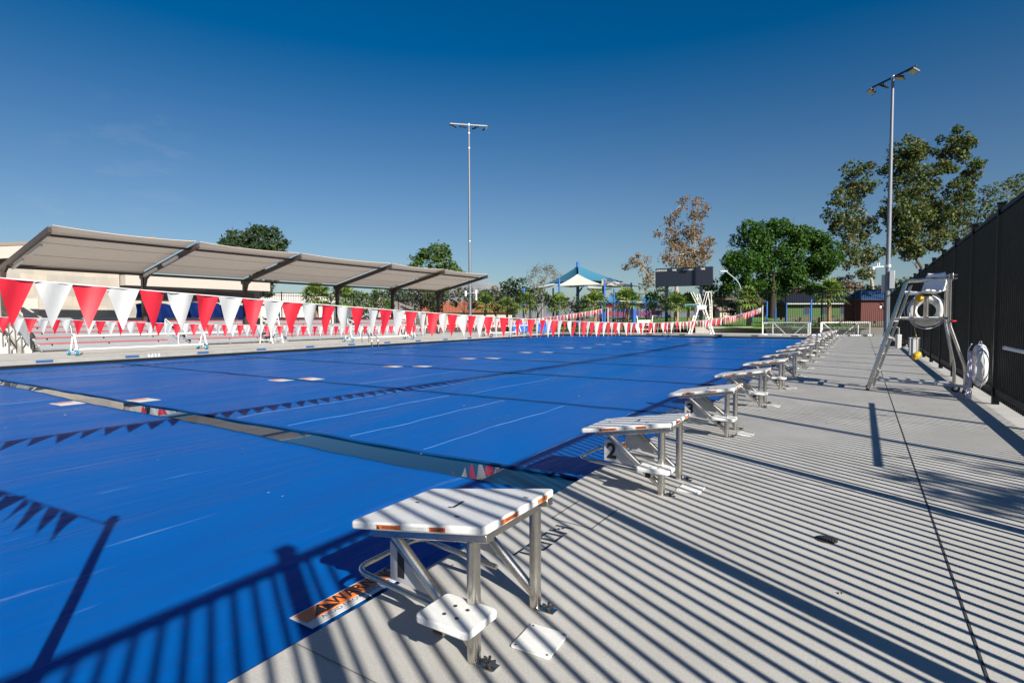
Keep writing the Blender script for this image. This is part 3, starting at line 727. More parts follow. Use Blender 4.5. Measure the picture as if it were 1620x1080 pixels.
def pennant_line(lab, axis, fixed, s0, s1, prof, pitch, near_first=True, maxn=100, seed=1, first_red=True):
    rk = random.Random(seed)
    P = (lambda s: Vector((fixed, s, prof(s)))) if axis == 'y' else (lambda s: Vector((s, fixed, prof(s))))
    r = thing('pennant_line', lab, 'pennant line', (0, 0, 0), 0, 'backstroke pennant lines over the pool')
    ss = np.linspace(s0[0], s1[0], 120)
    MB().tube([P(s) for s in ss], 0.007, 6).build('rope', WVINYL, r)
    k = 0; s = s0[1]; rest = MB(); n = 0; step = pitch if s1[1] > s0[1] else -pitch
    while (s < s1[1]) if step > 0 else (s > s1[1]):
        c = (k + (0 if first_red else 1)) % 2
        me = PEN[c][rk.randrange(6)]
        p = P(s); d = P(s + .1) - P(s - .1)
        rot = Matrix.Rotation(rk.uniform(-.06, .10), 4, 'Y') if axis == 'y' else Matrix.Rotation(math.pi / 2, 4, 'Z')
        sl_ = Matrix.Rotation(math.atan2(d.z, abs(d.y) if axis == 'y' else d.x), 4, 'X' if axis == 'y' else 'Y')
        mtx = Matrix.Translation(p) @ (sl_ @ rot if axis == 'y' else rot) @ Matrix.Rotation(rk.uniform(-.28, .28), 4, 'Z')
        if n < maxn:
            o = bpy.data.objects.new('pennant', me); COL.objects.link(o); o.parent = r; o.matrix_local = mtx
        else:
            rest.add([mtx @ v.co for v in me.vertices], [tuple(f.vertices) for f in me.polygons])
            restmat.extend([c] * len(me.polygons)) if n >= maxn else None
        n += 1; k += 1; s += step
    if rest.v:
        o = rest.build('pennant_row', PR, r, recalc=False); o.data.materials.append(PW)
        o.data.polygons.foreach_set('material_index', restmat); o['kind'] = 'stuff'
    restmat.clear(); return r
restmat = []
pr1 = smooth_prof([(0, 2.10), (1.8, 1.994), (2.7, 1.951), (3.64, 1.896), (4.56, 1.853), (5.8, 1.795), (8.3, 1.688), (12, 1.546), (18.8, 1.432), (27.5, 1.40), (35, 1.578), (46.9, 2.256), (50, 2.45)], 5)
def prof1(s): return pr1(s)
pennant_line('long red and white pennant line hanging over the blue cover nearest the starting blocks', 'y', -6.9, (0.3, 0.701), (49.3, 48.6), prof1, 0.306, first_red=True)
pr2 = smooth_prof([(0, 2.05), (5.3, 1.668), (7, 1.569), (12.9, 1.357), (19.7, 1.238), (27, 1.25), (34.6, 1.49), (46.1, 2.298), (49, 2.5)], 5)
pennant_line('farther red and white pennant line hanging in front of the bleachers', 'y', -20.4, (0.3, 1.37), (49.0, 47.8), lambda s: pr2(s), 0.29, seed=2, first_red=True)
pr3 = lambda s: 2.20 - 0.55 * (1 - ((s + 13.6) / 11.85) ** 2)
pennant_line('red and white pennant line strung across the near end of the pool', 'x', 0.07, (-1.78, -2.5), (-25.5, -24.4), lambda s: pr3(s), 0.306, seed=3)
def flag_pole(lab, x, y, h):
    t = thing('flag_pole', lab, 'pole', (x, y, 0), 0, 'poles holding the pennant lines')
    MB().tube([(0, 0, 0), (0, 0, h)], 0.035, 12).build('pole', POLEW, t)
    MB().lathe([(.075, 0), (.075, .012), (.045, .02)], 14).build('base_flange', STEEL, t)
    MB().torus((0, 0, h - .06), .05, .008, (0, 0, 1), 12, 6).build('rope_ring', STEEL, t)
flag_pole('slim pale pole holding the nearer pennant line, left of the white goal', -6.93, 49.4, 2.55)
flag_pole('slim pale pole holding the farther pennant line, before the blue shade sail', -20.4, 49.1, 2.55)
flag_pole('slim pale pole at the near end of the deck', -1.75, 0.07, 2.33)
flag_pole('slim pale pole at the near left pool corner', -25.5, 0.07, 2.33)

# ---------------------------------------------------------------- floodlight masts
LENS = M('lamp_glass', (0.42, 0.44, 0.38), 0.15)
HOUS = M('lamp_housing', (0.02, 0.022, 0.025), 0.45, 0.3)
def flood_mast(lab, x, y, H, adir, alen, aims, extra):
    t = thing('floodlight_mast', lab, 'floodlight', (x, y, 0), 0, 'tall floodlight masts')
    MB().tube([(0, 0, 0), (0, 0, H * .2), (0, 0, H)], [.21, .19, .10], 16).build('mast', M('mast_steel', (0.16, 0.18, 0.21), 0.5, 0.4, var=.06), t)
    MB().lathe([(.32, 0), (.32, .05), (.24, .06), (.24, .30), (.2, .34)], 18).build('base', GALV, t)
    a = Vector(adir).normalized()
    MB().bar(a * -alen / 2 + Vector((0, 0, H)), a * alen / 2 + Vector((0, 0, H)), .12, .12).build('cross_arm', HOUS if extra else M('arm_grey', (.20, .21, .22), .5), t)
    MB().lathe([(.13, H - .12), (.13, H + .12)], 12).build('arm_collar', GALV, t)
    for i, (f, az, tilt) in enumerate(aims):
        c = a * alen * f + Vector((0, 0, H - .30)); d = Vector((math.cos(az) * math.cos(tilt), math.sin(az) * math.cos(tilt), -math.sin(tilt)))
        R = d.to_track_quat('Z', 'Y').to_matrix()
        m = MB(); m.box(c, (.75, .60, .16), R)
        hd = m.build('lamp_head', HOUS, t, bevel=.03)
        MB().box(c + d * .085, (.68, .52, .012), R).build('lamp_glass', LENS, hd)
        MB().bar(c - d * .05 + Vector((0, 0, .0)), a * alen * f + Vector((0, 0, H)), .06, .10).build('yoke', HOUS, hd)
    if extra:
        MB().box((.28, -.16, 4.6), (.36, .34, 1.45)).build('control_cabinet', M('cabinet_steel', (0.42, 0.44, 0.46), .45, .4), t, bevel=.015)
        MB().box((-.28, .16, 4.3), (.30, .30, 1.5)).build('control_cabinet', M('cabinet_steel', (0.42, 0.44, 0.46), .45, .4), t, bevel=.015)
        m = MB(); m.bar((0, 0, 5.75), (-1.05, -.3, 5.68), .09, .09); m.tube([(-.62, -.17, 5.7), (-.62, -.17, 6.05)], .05, 8); m.tube([(-.75, -.2, 5.7), (-.75, -.2, 6.0)], .04, 8)
        m.build('camera_bracket', WHITE, t)
        MB().lathe([(.10, -.22), (.14, -.12), (.14, .02), (.06, .05)], 14, (-1.05, -.3, 5.68)).build('camera_dome', WHITE, t)
        MB().lathe([(.24, 5.62), (.24, 5.86)], 16).build('clamp', GALV, t)
    else:
        for dx, dz in ((-.55, 4.6), (.75, 4.7)):
            MB().bar((0, 0, dz), (RIGHT.x * dx, RIGHT.y * dx, dz), .07, .07).build('camera_bracket', GALV, t)
            MB().tube([(RIGHT.x * dx, RIGHT.y * dx, dz - .9 if dx > 0 else dz - .3), (RIGHT.x * dx, RIGHT.y * dx, dz + .35)], .16, 10).build('camera_housing', WHITE, t)
        for z in (11, 22.3, 24.1): MB().lathe([(.17, z), (.17, z + .15)], 12).build('band', GALV, t)
    return t
flood_mast('very tall grey floodlight mast rising by the black fence at the right', 1.73, 55.2, 21.0, (2.86, -3.0, 0), 4.2,
           [(-.5, math.radians(-160), .8), (-.22, math.radians(150), .95), (.16, math.radians(170), 1.3), (.44, math.radians(-150), 1.05)], True)
flood_mast('slender pale floodlight mast rising beyond the shade canopy', -41.1, 55.0, 25.2, (.72, .70, 0), 4.6,
           [(-.42, math.radians(190), 1.1), (-.16, math.radians(150), 1.2), (.18, math.radians(80), 1.05), (.44, math.radians(60), .85)], False)

# ---------------------------------------------------------------- left bank: bleachers, stairs, canopy, building
ALU = M('bleacher_aluminium', (0.215, 0.225, 0.245), 0.7, 0.0, var=.06, vs=2)
REDP = M('red_seat_plank', (0.42, 0.04, 0.045), 0.45, var=.08)
BX = -33.9
WBR = WHITE
bleach = [(10.3, 16.2), (17.5, 22.3), (24.0, 29.6), (32.0, 38.4)]
BL = ['bleacher section with red seats nearest the camera end, beside the concrete stairs', 'bleacher section with red seats in front of the blue tarps',
      'bleacher section with red seats to the right of the white lifeguard chair', 'bleacher section with red seats at the far end under the canopy']
for (y0, y1), lab in zip(bleach, BL):
    r = thing('bleacher', lab, 'bleachers', (BX, (y0 + y1) / 2, 0), 0, 'bleacher sections along the far side of the pool'); L = y1 - y0
    for i in range(5):
        x = -0.62 * i; z = 0.42 + 0.27 * i
        e0 = -L / 2; e1 = L / 2 - (0.25 * (i % 2))
        MB().box((x - .14, (e0 + e1) / 2, z), (.26, e1 - e0, .04)).build('seat_plank', ALU, r, smooth=False)
        MB().box((x + .0, (e0 + e1) / 2, z), (.018, e1 - e0, .046)).build('red_edge', REDP, r, smooth=False)
        MB().box((x - .34, 0, z - .31), (.62, L, .03)).build('footboard', ALU, r, smooth=False)
        MB().box((x - .04, 0, z - .16), (.02, L, .25)).build('riser', ALU, r, smooth=False)
        for k in range(3):
            y = -L / 2 + .5 + k * (L - 1.0) / 2; MB().extr([(x - .03, y - .03, z - .03), (x - .03, y - .03, z - .12), (x - .09, y - .03, z - .31), (x - .13, y - .03, z - .31), (x - .13, y - .03, z - .03)], (0, .06, 0)).build('bracket', WBR, r, smooth=False)
    for y in (-L / 2 + .06, 0, L / 2 - .06):
        m = MB(); m.bar((0.05, y, 0.05), (-2.9, y, 1.22), .05, .08)
        for i in range(5): m.box((-.3 - .6 * i, y, (.07 + .27 * i) / 2), (.05, .05, .07 + .27 * i))
        m.build('support_frame', ALU, r, smooth=False)
    m = MB(); m.box((-2.98, 0, 1.25), (.02, L, .9)); m.build('back_board', ALU, r, smooth=False)
AL = ['aluminium aisle steps between the first and second bleacher sections', 'aluminium aisle steps between the second and third bleacher sections', 'aluminium aisle steps between the third and fourth bleacher sections']
for (a, b), lab in zip(((16.25, 17.4), (22.4, 23.9), (29.7, 31.9)), AL):
    r = thing('aisle_steps', lab, 'steps', (BX, (a + b) / 2, 0), 0, 'aisle steps of the bleachers'); L = b - a
    for i in range(9):
        MB().box((.0 - .31 * i, 0, .10 + .135 * i), (.33, L, .04)).build('step', ALU, r, smooth=False)
        MB().box((.16 - .31 * i, 0, .04 + .135 * i), (.015, L, .11)).build('riser', ALU, r, smooth=False)
    MB().tube(fillet([(-.1, 0, .1), (-.1, 0, .95), (-1.6, 0, 1.65), (-1.6, 0, .8)], .12, 4), .025, 8).build('handrail', WHITE, r)
    MB().tube([(-.1, .0, .55), (-1.6, .0, 1.22)], .018, 8).build('midrail', WHITE, r)
# concrete stairs at the left edge of the view
CST = M('stair_concrete', (0.46, 0.44, 0.40), 0.85, var=.10, vs=2, bump=.2)
s = thing('concrete_stairs', 'pale concrete stairs at the left edge beside the bleachers', 'stairs', (-34.3, 5.5, 0))
for i in range(8):
    MB().box((-.30 * i - .9, 0, (.16 * (i + 1)) / 2), (1.9, 8.0, .16 * (i + 1))).build('stair_tread', CST, s, smooth=False, bevel=.01) if i == 0 else MB().box((-.30 * i - 1.2, 0, (.16 * (i + 1)) / 2), (2.2, 8.0 - .004 * i, .16 * (i + 1))).build('stair_tread', CST, s, smooth=False, bevel=.01)
ck = MB(); ck.extr([(.55, 4.2, 0), (-3.4, 4.2, 0), (-3.4, 4.2, 1.45), (-2.9, 4.2, 1.45), (.55, 4.2, .12)], (0, .25, 0)); ck.build('cheek_wall', CST, s, smooth=False)
for k, (y, lab) in enumerate(((9.15, 'grey steel handrail at the left on the concrete stairs'), (9.62, 'grey steel handrail on the stairs next to the mesh guard'))):
    r = thing('handrail', lab, 'handrail', (-34.2, y, 0), 0, 'handrails of the concrete stairs')
    MB().tube(fillet([(0.3, 0, .0), (.3, 0, .85), (.1, 0, .95), (-2.3, 0, 2.15), (-2.3, 0, 1.2)], .1, 4), .035, 8).build('rail', M('dark_rail', (.12, .125, .13), .45, .6), r)
    for x, zb, zt in ((-.5, .3, 1.25), (-1.4, .7, 1.7)): MB().tube([(x, 0, zb), (x, 0, zt)], .03, 8).build('baluster', M('dark_rail', (.12, .125, .13), .45, .6), r)
mg = thing('mesh_guard', 'sloping grey mesh guard panel between the stairs and the bleachers', 'guard panel', (-34.2, 9.92, 0))
m = MB(); A = [Vector((.25, 0, .35)), Vector((.25, 0, 1.35)), Vector((-2.9, 0, 2.75)), Vector((-2.9, 0, 1.6))]
for i in range(46):
    t = i / 45; m.tube([A[0].lerp(A[3], t), A[1].lerp(A[2], t)], .012, 4)
for i in range(14):
    t = i / 13; m.tube([A[0].lerp(A[1], t), A[3].lerp(A[2], t)], .012, 4)
m.build('mesh_panel', GALV, mg, smooth=False)
m = MB()
for p, q in zip(A, A[1:] + A[:1]): m.tube([p, q], .03, 8)
m.tube([(.25, 0, 0), A[1]], .03, 8); m.build('guard_frame', GALV, mg)

# shade canopy
CBR = M('canopy_brown_steel', (0.055, 0.038, 0.032), 0.42, 0.1, var=.15)
FAB = M('canopy_fabric', (0.66, 0.575, 0.475), 0.75, var=.04, vs=.8, bump=.1, bs=300)
ft = FAB.node_tree; _tr = ft.nodes.new('ShaderNodeBsdfTranslucent'); _tr.inputs['Color'].default_value = (.60, .52, .44, 1)
_ms = ft.nodes.new('ShaderNodeMixShader'); _ms.inputs[0].default_value = .26
ft.links.new(ft.nodes['Principled BSDF'].outputs[0], _ms.inputs[1]); ft.links.new(_tr.outputs[0], _ms.inputs[2]); ft.links.new(_ms.outputs[0], ft.nodes['Material Output'].inputs['Surface'])
cx, tx = -36.6, -30.4
cz, tz = 4.27, 5.62
cy = [9.75, 16.2, 22.65, 30.7, 37.05, 43.5]
ca = thing('shade_canopy', 'long tan fabric shade canopy on brown cantilever posts over the bleachers', 'canopy', (0, 0, 0))
for i, y in enumerate(cy):
    MB().box((cx, y, cz / 2 - .1), (.26, .20, cz - .2)).build('post', CBR, ca, smooth=False)
    MB().lathe([(.30, 0), (.30, .03)], 4, (cx, y, 0)).build('base_plate', CBR, ca, smooth=False)
    MB().bar((cx - .35, y, cz - .12), (tx, y, tz - .05), .15, .26).build('arm', CBR, ca, smooth=False)
    MB().extr([(cx + .13, y - .06, cz - .9), (cx + .13, y - .06, cz - .1), (cx + 1.0, y - .06, cz + .06), (cx + .38, y - .06, cz - .28)], (0, .12, 0)).build('gusset', CBR, ca, smooth=False)
    if i in (0, 1):
        for f0, f1 in ((.10, .34), (.46, .72)):
            p = Vector((cx, y + (.22 if i == 0 else -.22), cz - .22)); q = Vector((tx, y + (.22 if i == 0 else -.22), tz - .18))
            MB().bar(p.lerp(q, f0), p.lerp(q, f1), .12, .16).build('strip_light', WHITE, ca, bevel=.02)
for y0, y1 in zip(cy[:-1], cy[1:]):
    fr = .85
    px_, pz_ = cx + (tx - cx) * fr, cz + (tz - cz) * fr
    MB().tube([(px_, y0 + .08, pz_ + .02), (px_, y1 - .08, pz_ + .02)], .065, 8).build('front_purlin', CBR, ca)
    MB().tube([(cx + .2, y0 + .13, cz + .0), (cx + .2, y1 - .13, cz + .0)], .075, 8).build('rear_purlin', CBR, ca)
    def fn(u, v, y0=y0, y1=y1):
        y = y0 + .10 + (y1 - y0 - .20) * u; sg = 4 * u * (1 - u)
        x = cx + .0 + (tx - cx) * v; z = cz + .16 + (tz - cz) * v
        x -= (.14 * sg) * max(0, (v - .85) / .15) if v > .85 else 0
        z -= .06 * sg * (1 - abs(2 * v - 1)) + (.08 * sg * max(0, (v - .85) / .15))
        return Vector((x, y, z))
    MB().grid(fn, 24, 16).build('fabric_panel', FAB, ca, recalc=False)
    MB().tube([fn(i / 24, 1) for i in range(25)], .018, 6).build('front_edge', FAB, ca)
    m = MB()
    for v in (.30, .62): m.tube([fn(i / 24, v) + Vector((0, 0, -.012)) for i in range(25)], .008, 4)
    m.build('seam', M('seam_thread', (.25, .22, .19), .8), ca)

# building of pale concrete block
def block_wall(name, c1, c2, c3, mortar, bw=.4, rh=.2):
    m = bpy.data.materials.new(name); m.use_nodes = True; t = m.node_tree; b = t.nodes['Principled BSDF']
    tcn = t.nodes.new('ShaderNodeTexCoord'); mp = t.nodes.new('ShaderNodeMapping'); mp.inputs['Rotation'].default_value = (math.pi / 2, 0, math.pi / 2)
    mp.vector_type = 'TEXTURE'
    sp = t.nodes.new('ShaderNodeSeparateXYZ'); cb_ = t.nodes.new('ShaderNodeCombineXYZ')
    t.links.new(tcn.outputs['Object'], sp.inputs[0]); t.links.new(sp.outputs['Y'], cb_.inputs['X']); t.links.new(sp.outputs['Z'], cb_.inputs['Y'])
    br = t.nodes.new('ShaderNodeTexBrick'); br.inputs['Scale'].default_value = 1.0; br.inputs['Brick Width'].default_value = bw; br.inputs['Row Height'].default_value = rh
    br.inputs['Mortar Size'].default_value = .006; br.inputs['Color1'].default_value = (*c1, 1); br.inputs['Color2'].default_value = (*c2, 1); br.inputs['Mortar'].default_value = (*mortar, 1)
    br.inputs['Bias'].default_value = -.35
    t.links.new(cb_.outputs[0], br.inputs['Vector'])
    n = t.nodes.new('ShaderNodeTexNoise'); n.inputs['Scale'].default_value = 1.2; n.inputs['Detail'].default_value = 6
    t.links.new(tcn.outputs['Object'], n.inputs['Vector'])
    mr = t.nodes.new('ShaderNodeMapRange'); mr.inputs[1].default_value = .3; mr.inputs[2].default_value = .7; mr.inputs[3].default_value = .88; mr.inputs[4].default_value = 1.08
    t.links.new(n.outputs[0], mr.inputs[0]); mu = t.nodes.new('ShaderNodeMix'); mu.data_type = 'RGBA'; mu.blend_type = 'MULTIPLY'; mu.inputs[0].default_value = 1
    t.links.new(br.outputs['Color'], mu.inputs[6]); t.links.new(mr.outputs[0], mu.inputs[7]); t.links.new(mu.outputs[2], b.inputs['Base Color'])
    b.inputs['Roughness'].default_value = .85; return m
CMU = block_wall('pale_block_masonry', (.385, .34, .28), (.245, .235, .225), (.4, .4, .4), (.30, .26, .21), 1.2, .6)
STUC = M('cream_stucco', (.40, .36, .315), .85, var=.04, vs=1, bump=.15, bs=40)
CAP = M('brown_coping', (.20, .165, .14), .6)
bd = thing('pool_building', 'beige block pool building with cream fascias behind the bleachers', 'building', (0, 0, 0))
MB().box((-45.0, -1.0, 2.25), (10, 34.6, 4.5)).build('wall', CMU, bd, smooth=False)           # near block wall, face x=-40
MB().box((-45.6, 21.4, 1.95), (9.6, 10.2, 3.9)).build('wall', CMU, bd, smooth=False)           # set back wall, face x=-40.8
MB().box((-40.79, 21.2, 3.30), (.03, 9.6, .62)).build('painted_shade_band', M('painted_shade', (.16, .13, .11), .8), bd, smooth=False)  # dark strip on the wall, painting in the shade under the fascia overhang
for y in (17.4, 19.2, 22.6, 24.4): MB().box((-40.76, y, 3.30), (.03, .62, .34)).build('clerestory_window', M('blue_glass', (.10, .12, .2), .15), bd, smooth=False)
MB().box((-45.0, 21.45, 4.12), (11.2, 10.1, .72)).build('fascia', STUC, bd, smooth=False)
MB().box((-45.0, 21.45, 4.52), (11.3, 10.2, .08)).build('coping', CAP, bd, smooth=False)
# upper mono-pitch roof rising to the right
rz_ = lambda y: 6.24 + .160 * (y - 11.6)
def slope_slab(mb, x0, x1, y0, y1, top, bot):
    mb.extr([(x0, y0, rz_(y0) + top), (x0, y1, rz_(y1) + top), (x0, y1, rz_(y1) + bot), (x0, y0, rz_(y0) + bot)], (x1 - x0, 0, 0))
m = MB(); slope_slab(m, -62, -44, 3.0, 20.3, -.20, -.95); m.build('roof_fascia', STUC, bd, smooth=False)
m = MB(); slope_slab(m, -62.1, -43.95, 2.9, 20.36, 0, -.20); m.build('roof_coping', CAP, bd, smooth=False)
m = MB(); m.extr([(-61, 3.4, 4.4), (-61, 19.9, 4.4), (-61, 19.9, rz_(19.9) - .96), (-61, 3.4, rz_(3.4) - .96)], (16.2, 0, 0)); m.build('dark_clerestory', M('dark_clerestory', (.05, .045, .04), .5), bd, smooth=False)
dgd = M('door_grey', (.44, .41, .36), .6)
MB().box((-39.985, 11.4, 1.55), (.05, 1.5, 2.5)).build('door', dgd, bd, smooth=False)
MB().box((-39.985, 10.7, 1.7), (.04, .25, .15)).build('wall_sign', BLUEP, bd, smooth=False)
for y, z, x in ((13.2, 3.55, -39.9), (19.8, 3.42, -40.65)):
    MB().box((x, y, z), (.2, .45, .18)).build('wall_light', M('lamp_shell', (.5, .5, .48), .4), bd, bevel=.03)
TARP = M('blue_tarp', (.012, .10, .55), .3, var=.15, vs=3, bump=.8, bs=5)
for k, (y0, y1, h, lab) in enumerate(((16.9, 19.0, 2.55, 'blue tarp covered stack against the building wall, left one'), (19.5, 21.6, 2.65, 'blue tarp covered stack against the building wall, middle one'), (21.9, 23.6, 2.5, 'blue tarp covered stack against the building wall, right one beside the canopy post'))):
    def fn(u, v, y0=y0, y1=y1, h=h, k=k):
        yy = y0 + (y1 - y0) * u; a = v
        prof = [(-37.6, 0), (-37.7, h * .6), (-37.9, h), (-38.6, h + .05), (-39.3, h), (-39.5, 0)]
        f = a * 5; i = min(int(f), 4); t = f - i
        x = prof[i][0] * (1 - t) + prof[i + 1][0] * t; z = prof[i][1] * (1 - t) + prof[i + 1][1] * t
        return Vector((x + .05 * math.sin(yy * 9 + k + z * 3), yy + .05 * math.sin(z * 4 + k), max(0, z + .06 * math.sin(yy * 5 + k * 2) * (z > .1))))
    o = tag(MB().grid(fn, 30, 24).build('tarp_covered_stack', TARP, recalc=False), lab, 'tarp', 'blue tarps along the building wall')
    sd = o.modifiers.new('solid', 'SOLIDIFY'); sd.thickness = .02

# lifeguard chairs of white tube on the left deck
def white_chair(lab, loc, rz, s, grp):
    r = thing('lifeguard_chair', lab, 'lifeguard chair', loc, rz, grp)
    for y in (-.42 * s, .42 * s):
        MB().tube(fillet([(.5 * s, y, 0), (.12 * s, y, 1.45 * s), (.08 * s, y, 1.75 * s), (-.42 * s, y, 1.75 * s)], .1, 4), .035 * s, 8).build('front_leg', WHITE, r)
        MB().tube(fillet([(-.62 * s, y, 0), (-.42 * s, y, 1.4 * s), (-.46 * s, y * .9, 2.15 * s), (-.46 * s, 0, 2.22 * s)], .12, 4), .035 * s, 8).build('rear_leg', WHITE, r)
        MB().tube([(.46 * s, y, .2 * s), (-.6 * s, y, .2 * s)], .025 * s, 8).build('side_rail', WHITE, r)
        MB().tube([(.22 * s, y, 1.1 * s), (-.47 * s, y, 1.1 * s)], .025 * s, 8).build('side_rail', WHITE, r)
    for i in range(3): MB().box((.42 * s - .115 * i * s, 0, (.32 + .36 * i) * s), (.14 * s, .84 * s, .03)).build('rung', WHITE, r)
    MB().box((-.14 * s, 0, 1.42 * s), (.60 * s, .74 * s, .06)).build('seat', WHITE, r, bevel=.02)
    MB().box((-.44 * s, 0, 1.82 * s), (.06, .70 * s, .40 * s)).build('backrest', WHITE, r, bevel=.02)
    return r
white_chair('white tube lifeguard chair in front of the bleachers on the far left deck', (-32.6, 22.0, 0), 0.15, 1.02, 'white lifeguard chairs')
white_chair('smaller white tube lifeguard chair farther along the left deck', (-33.0, 35.2, 0), 0.1, .95, 'white lifeguard chairs')

# cover reels: white tube between two wheeled frames
def reel(lab, x, y0, y1, wheels):
    r = thing('cover_reel', lab, 'cover reel', (x, (y0 + y1) / 2, 0), 0, 'white pool cover reels on the far deck'); L = y1 - y0
    MB().tube([(0, -L / 2, .86), (0, L / 2 + 2.2, .86)], .05, 12).build('roller', WHITE, r)
    MB().tube([(0, -L / 2, .26), (0, L / 2, .26)], .05, 10).build('beam', WHITE, r)
    MB().tube([(.02, -L / 2 - .05, .9), (-.2, -L / 2 - .05, 1.5)], .035, 8).build('crank', M('dark_rail', (.12, .125, .13), .45, .6), r)
    for y in (-L / 2, L / 2):
        m = MB(); m.tube(fillet([(.42, y, .14), (.30, y, .34), (.06, y, .95)], .06, 3), .04, 8); m.tube(fillet([(-.42, y, .14), (-.30, y, .34), (-.06, y, .95)], .06, 3), .04, 8)
        m.tube([(.42, y, .16), (-.42, y, .16)], .04, 8); m.build('end_frame', WHITE, r)
        for sx in (-1, 1):
            wv = MB().lathe([(.05, -.05), (.12, -.045), (.135, 0), (.12, .045), (.05, .05)], 18, (sx * .42, y - .06, .135), Matrix.Rotation(math.pi / 2, 3, 'X')).build('wheel', wheels, r)
            MB().lathe([(.05, -.055), (.05, .055)], 10, (sx * .42, y - .06, .135), Matrix.Rotation(math.pi / 2, 3, 'X')).build('hub', WHITE, wv)
TEALW = M('teal_wheel', (.02, .16, .28), .5)
reel('white pool cover reel with teal wheels in front of the first bleachers', -29.6, 10.2, 15.9, TEALW)
reel('white pool cover reel with teal wheels farther along, right of the pool ladder', -29.4, 25.6, 31.5, TEALW)

# pool ladders (pairs of stainless grab rails)
def ladder(lab, loc, rz, grp='stainless pool ladder rails'):
    r = thing('pool_ladder', lab, 'pool ladder', loc, rz, grp)
    for y in (-.26, .26):
        MB().tube(fillet([(.70, y, 0), (.70, y, .80), (.45, y, .86), (-.16, y, .30), (-.16, y, -.5)], .18, 6), .024, 10).build('grab_rail', STEEL, r)
        MB().lathe([(.05, 0), (.05, .012), (.03, .02)], 12, (.70, y, 0)).build('flange', STEEL, r)
    for z in (-.25, -.45): MB().box((-.16, 0, z), (.08, .50, .03)).build('tread', STEEL, r)
    return r
ladder('stainless pool ladder rails rising between the starting blocks on the right edge', (-2.33, 29.0, 0), 0)
ladder('stainless pool ladder rails on the far left pool edge in front of the bleachers', (-24.95, 23.6, 0), math.pi)
ladder('stainless pool ladder rails at the far pool end left of the dive stand', (-14.28, 48.0, 0), math.pi / 2)

# dark lane tiles set in the upright face of the coping
for side in ('left', 'far'):
    n = 14 if side == 'left' else 7
    for i in range(n):
        loc = (PX0 + .003, 7.7 + 2.842 * i, .095) if side == 'left' else (-21.8 + 2.9 * i, PY1 - .003, .095)
        lab = 'dark blue lane tile in the %s coping, %s from the %s' % (side, ORD[i], 'camera' if side == 'left' else 'left corner')
        t = thing('lane_tile', lab, 'lane tile', loc, 0 if side == 'left' else math.pi / 2, 'dark lane tiles in the coping')
        MB().box((0, 0, 0), (.008, .50, .095)).build('tile_panel', M('lane_tile_blue', (.03, .085, .22), .35) if side == 'left' else INK, t, smooth=False)
GLW = WVINYL
def face_mark(txt, y, lab):
    t = thing('depth_marking', lab, 'depth marking', (PX0 + .004, y, .095), 0)
    for i, ch_ in enumerate(txt):
        MB().box((0, (i - .5) * .26, 0), (.006, .2, .13)).build('white_tile', WVINYL, t, smooth=False)
        text('digit', ch_, .15, (.0045, (i - .5) * .26, 0), (0, 1, 0), (0, 0, 1), INK, t, .03)
face_mark('70', 11.35, 'white depth tiles reading 7 0 in the far left coping')

# ---------------------------------------------------------------- back fences
def picket_fence(lab, nodes, h, z0=0.0, step=2.6, pitch=.16):
    p0 = nodes[0]; r = thing('fence', lab, 'fence', (p0.x, p0.y, 0), 0, 'black picket fences behind the pool')
    O = Vector((p0.x, p0.y, 0))
    for a, b in zip(nodes[:-1], nodes[1:]):
        a = Vector((a.x, a.y, 0)) - O; b = Vector((b.x, b.y, 0)) - O; L = (b - a).length; n = max(1, round(L / step)); d = (b - a) / n; dr = d.normalized()
        R = Matrix.Rotation(math.atan2(dr.y, dr.x), 3, 'Z')
        for i in range(n + 1):
            if i == n and b is not None and (nodes[-1] - O - b).length > .1: continue
            p = a + d * i; MB().box((p.x, p.y, z0 + (h + .1) / 2), (.10, .10, h + .1), R).build('post', BLACKM, r, smooth=False)
        for i in range(n):
            p = a + d * i; q = p + d; m = MB(); k = int(d.length / pitch)
            for j in range(1, k): c = p.lerp(q, j / k); m.box((c.x, c.y, z0 + h / 2 + .03), (.028, .028, h - .1), R)
            m.build('pickets', BLACKM, r, smooth=False)
            for z in (.14, h - .28, h - .02): MB().bar(p + dr * .05 + Vector((0, 0, z0 + z)), q - dr * .05 + Vector((0, 0, z0 + z)), .04, .05).build('rail', BLACKM, r, smooth=False)
    return r
picket_fence('black picket fence behind the bleachers at the left', [gp(404, 55), gp(560, 61), gp(700, 61.5), gp(838, 61)], 4.25)
picket_fence('black picket fence in the middle, in front of the playground and shade sails', [gp(840, 59.5), gp(1060, 59), gp(1186, 57.5)], 3.2)
picket_fence('black picket fence on the planter wall at the right in front of the lawn', [gp(1188, 57), gp(1300, 53.5), gp(1408, 48.8)], 3.75, .55)

# planter wall and lawn
PLW = M('planter_concrete', (.30, .285, .25), .85, var=.12, vs=1.5, bump=.2)
pw = thing('planter_wall', 'low grey concrete planter wall behind the white goals', 'wall', (0, 0, 0))
a, b, c = gp(1100, 56), gp(1200, 55.6), gp(1410, 47.8)
for p, q in ((a, b), (b, c)): MB().bar((p.x, p.y, .3), (q.x, q.y, .3), .25, .6, (0, 0, 1)).build('wall_segment', PLW, pw, smooth=False)
LAWN = M('lawn', (.085, .19, .02), .95, var=.35, vs=3, bump=.5, bs=20, var2=.25, vs2=.15)
def lawn_fn(u, v):
    n0 = a.lerp(c, u); n0 = n0 + FWD * .3
    p = Vector((n0.x, n0.y, 0)) + FWD * (70 * v) + (n0 - a.lerp(c, .5)) * (1.0 * v)
    return Vector((p.x, p.y, .50 + 1.0 * min(1, v * 2.0) + .05 * math.sin(u * 30 + v * 20)))
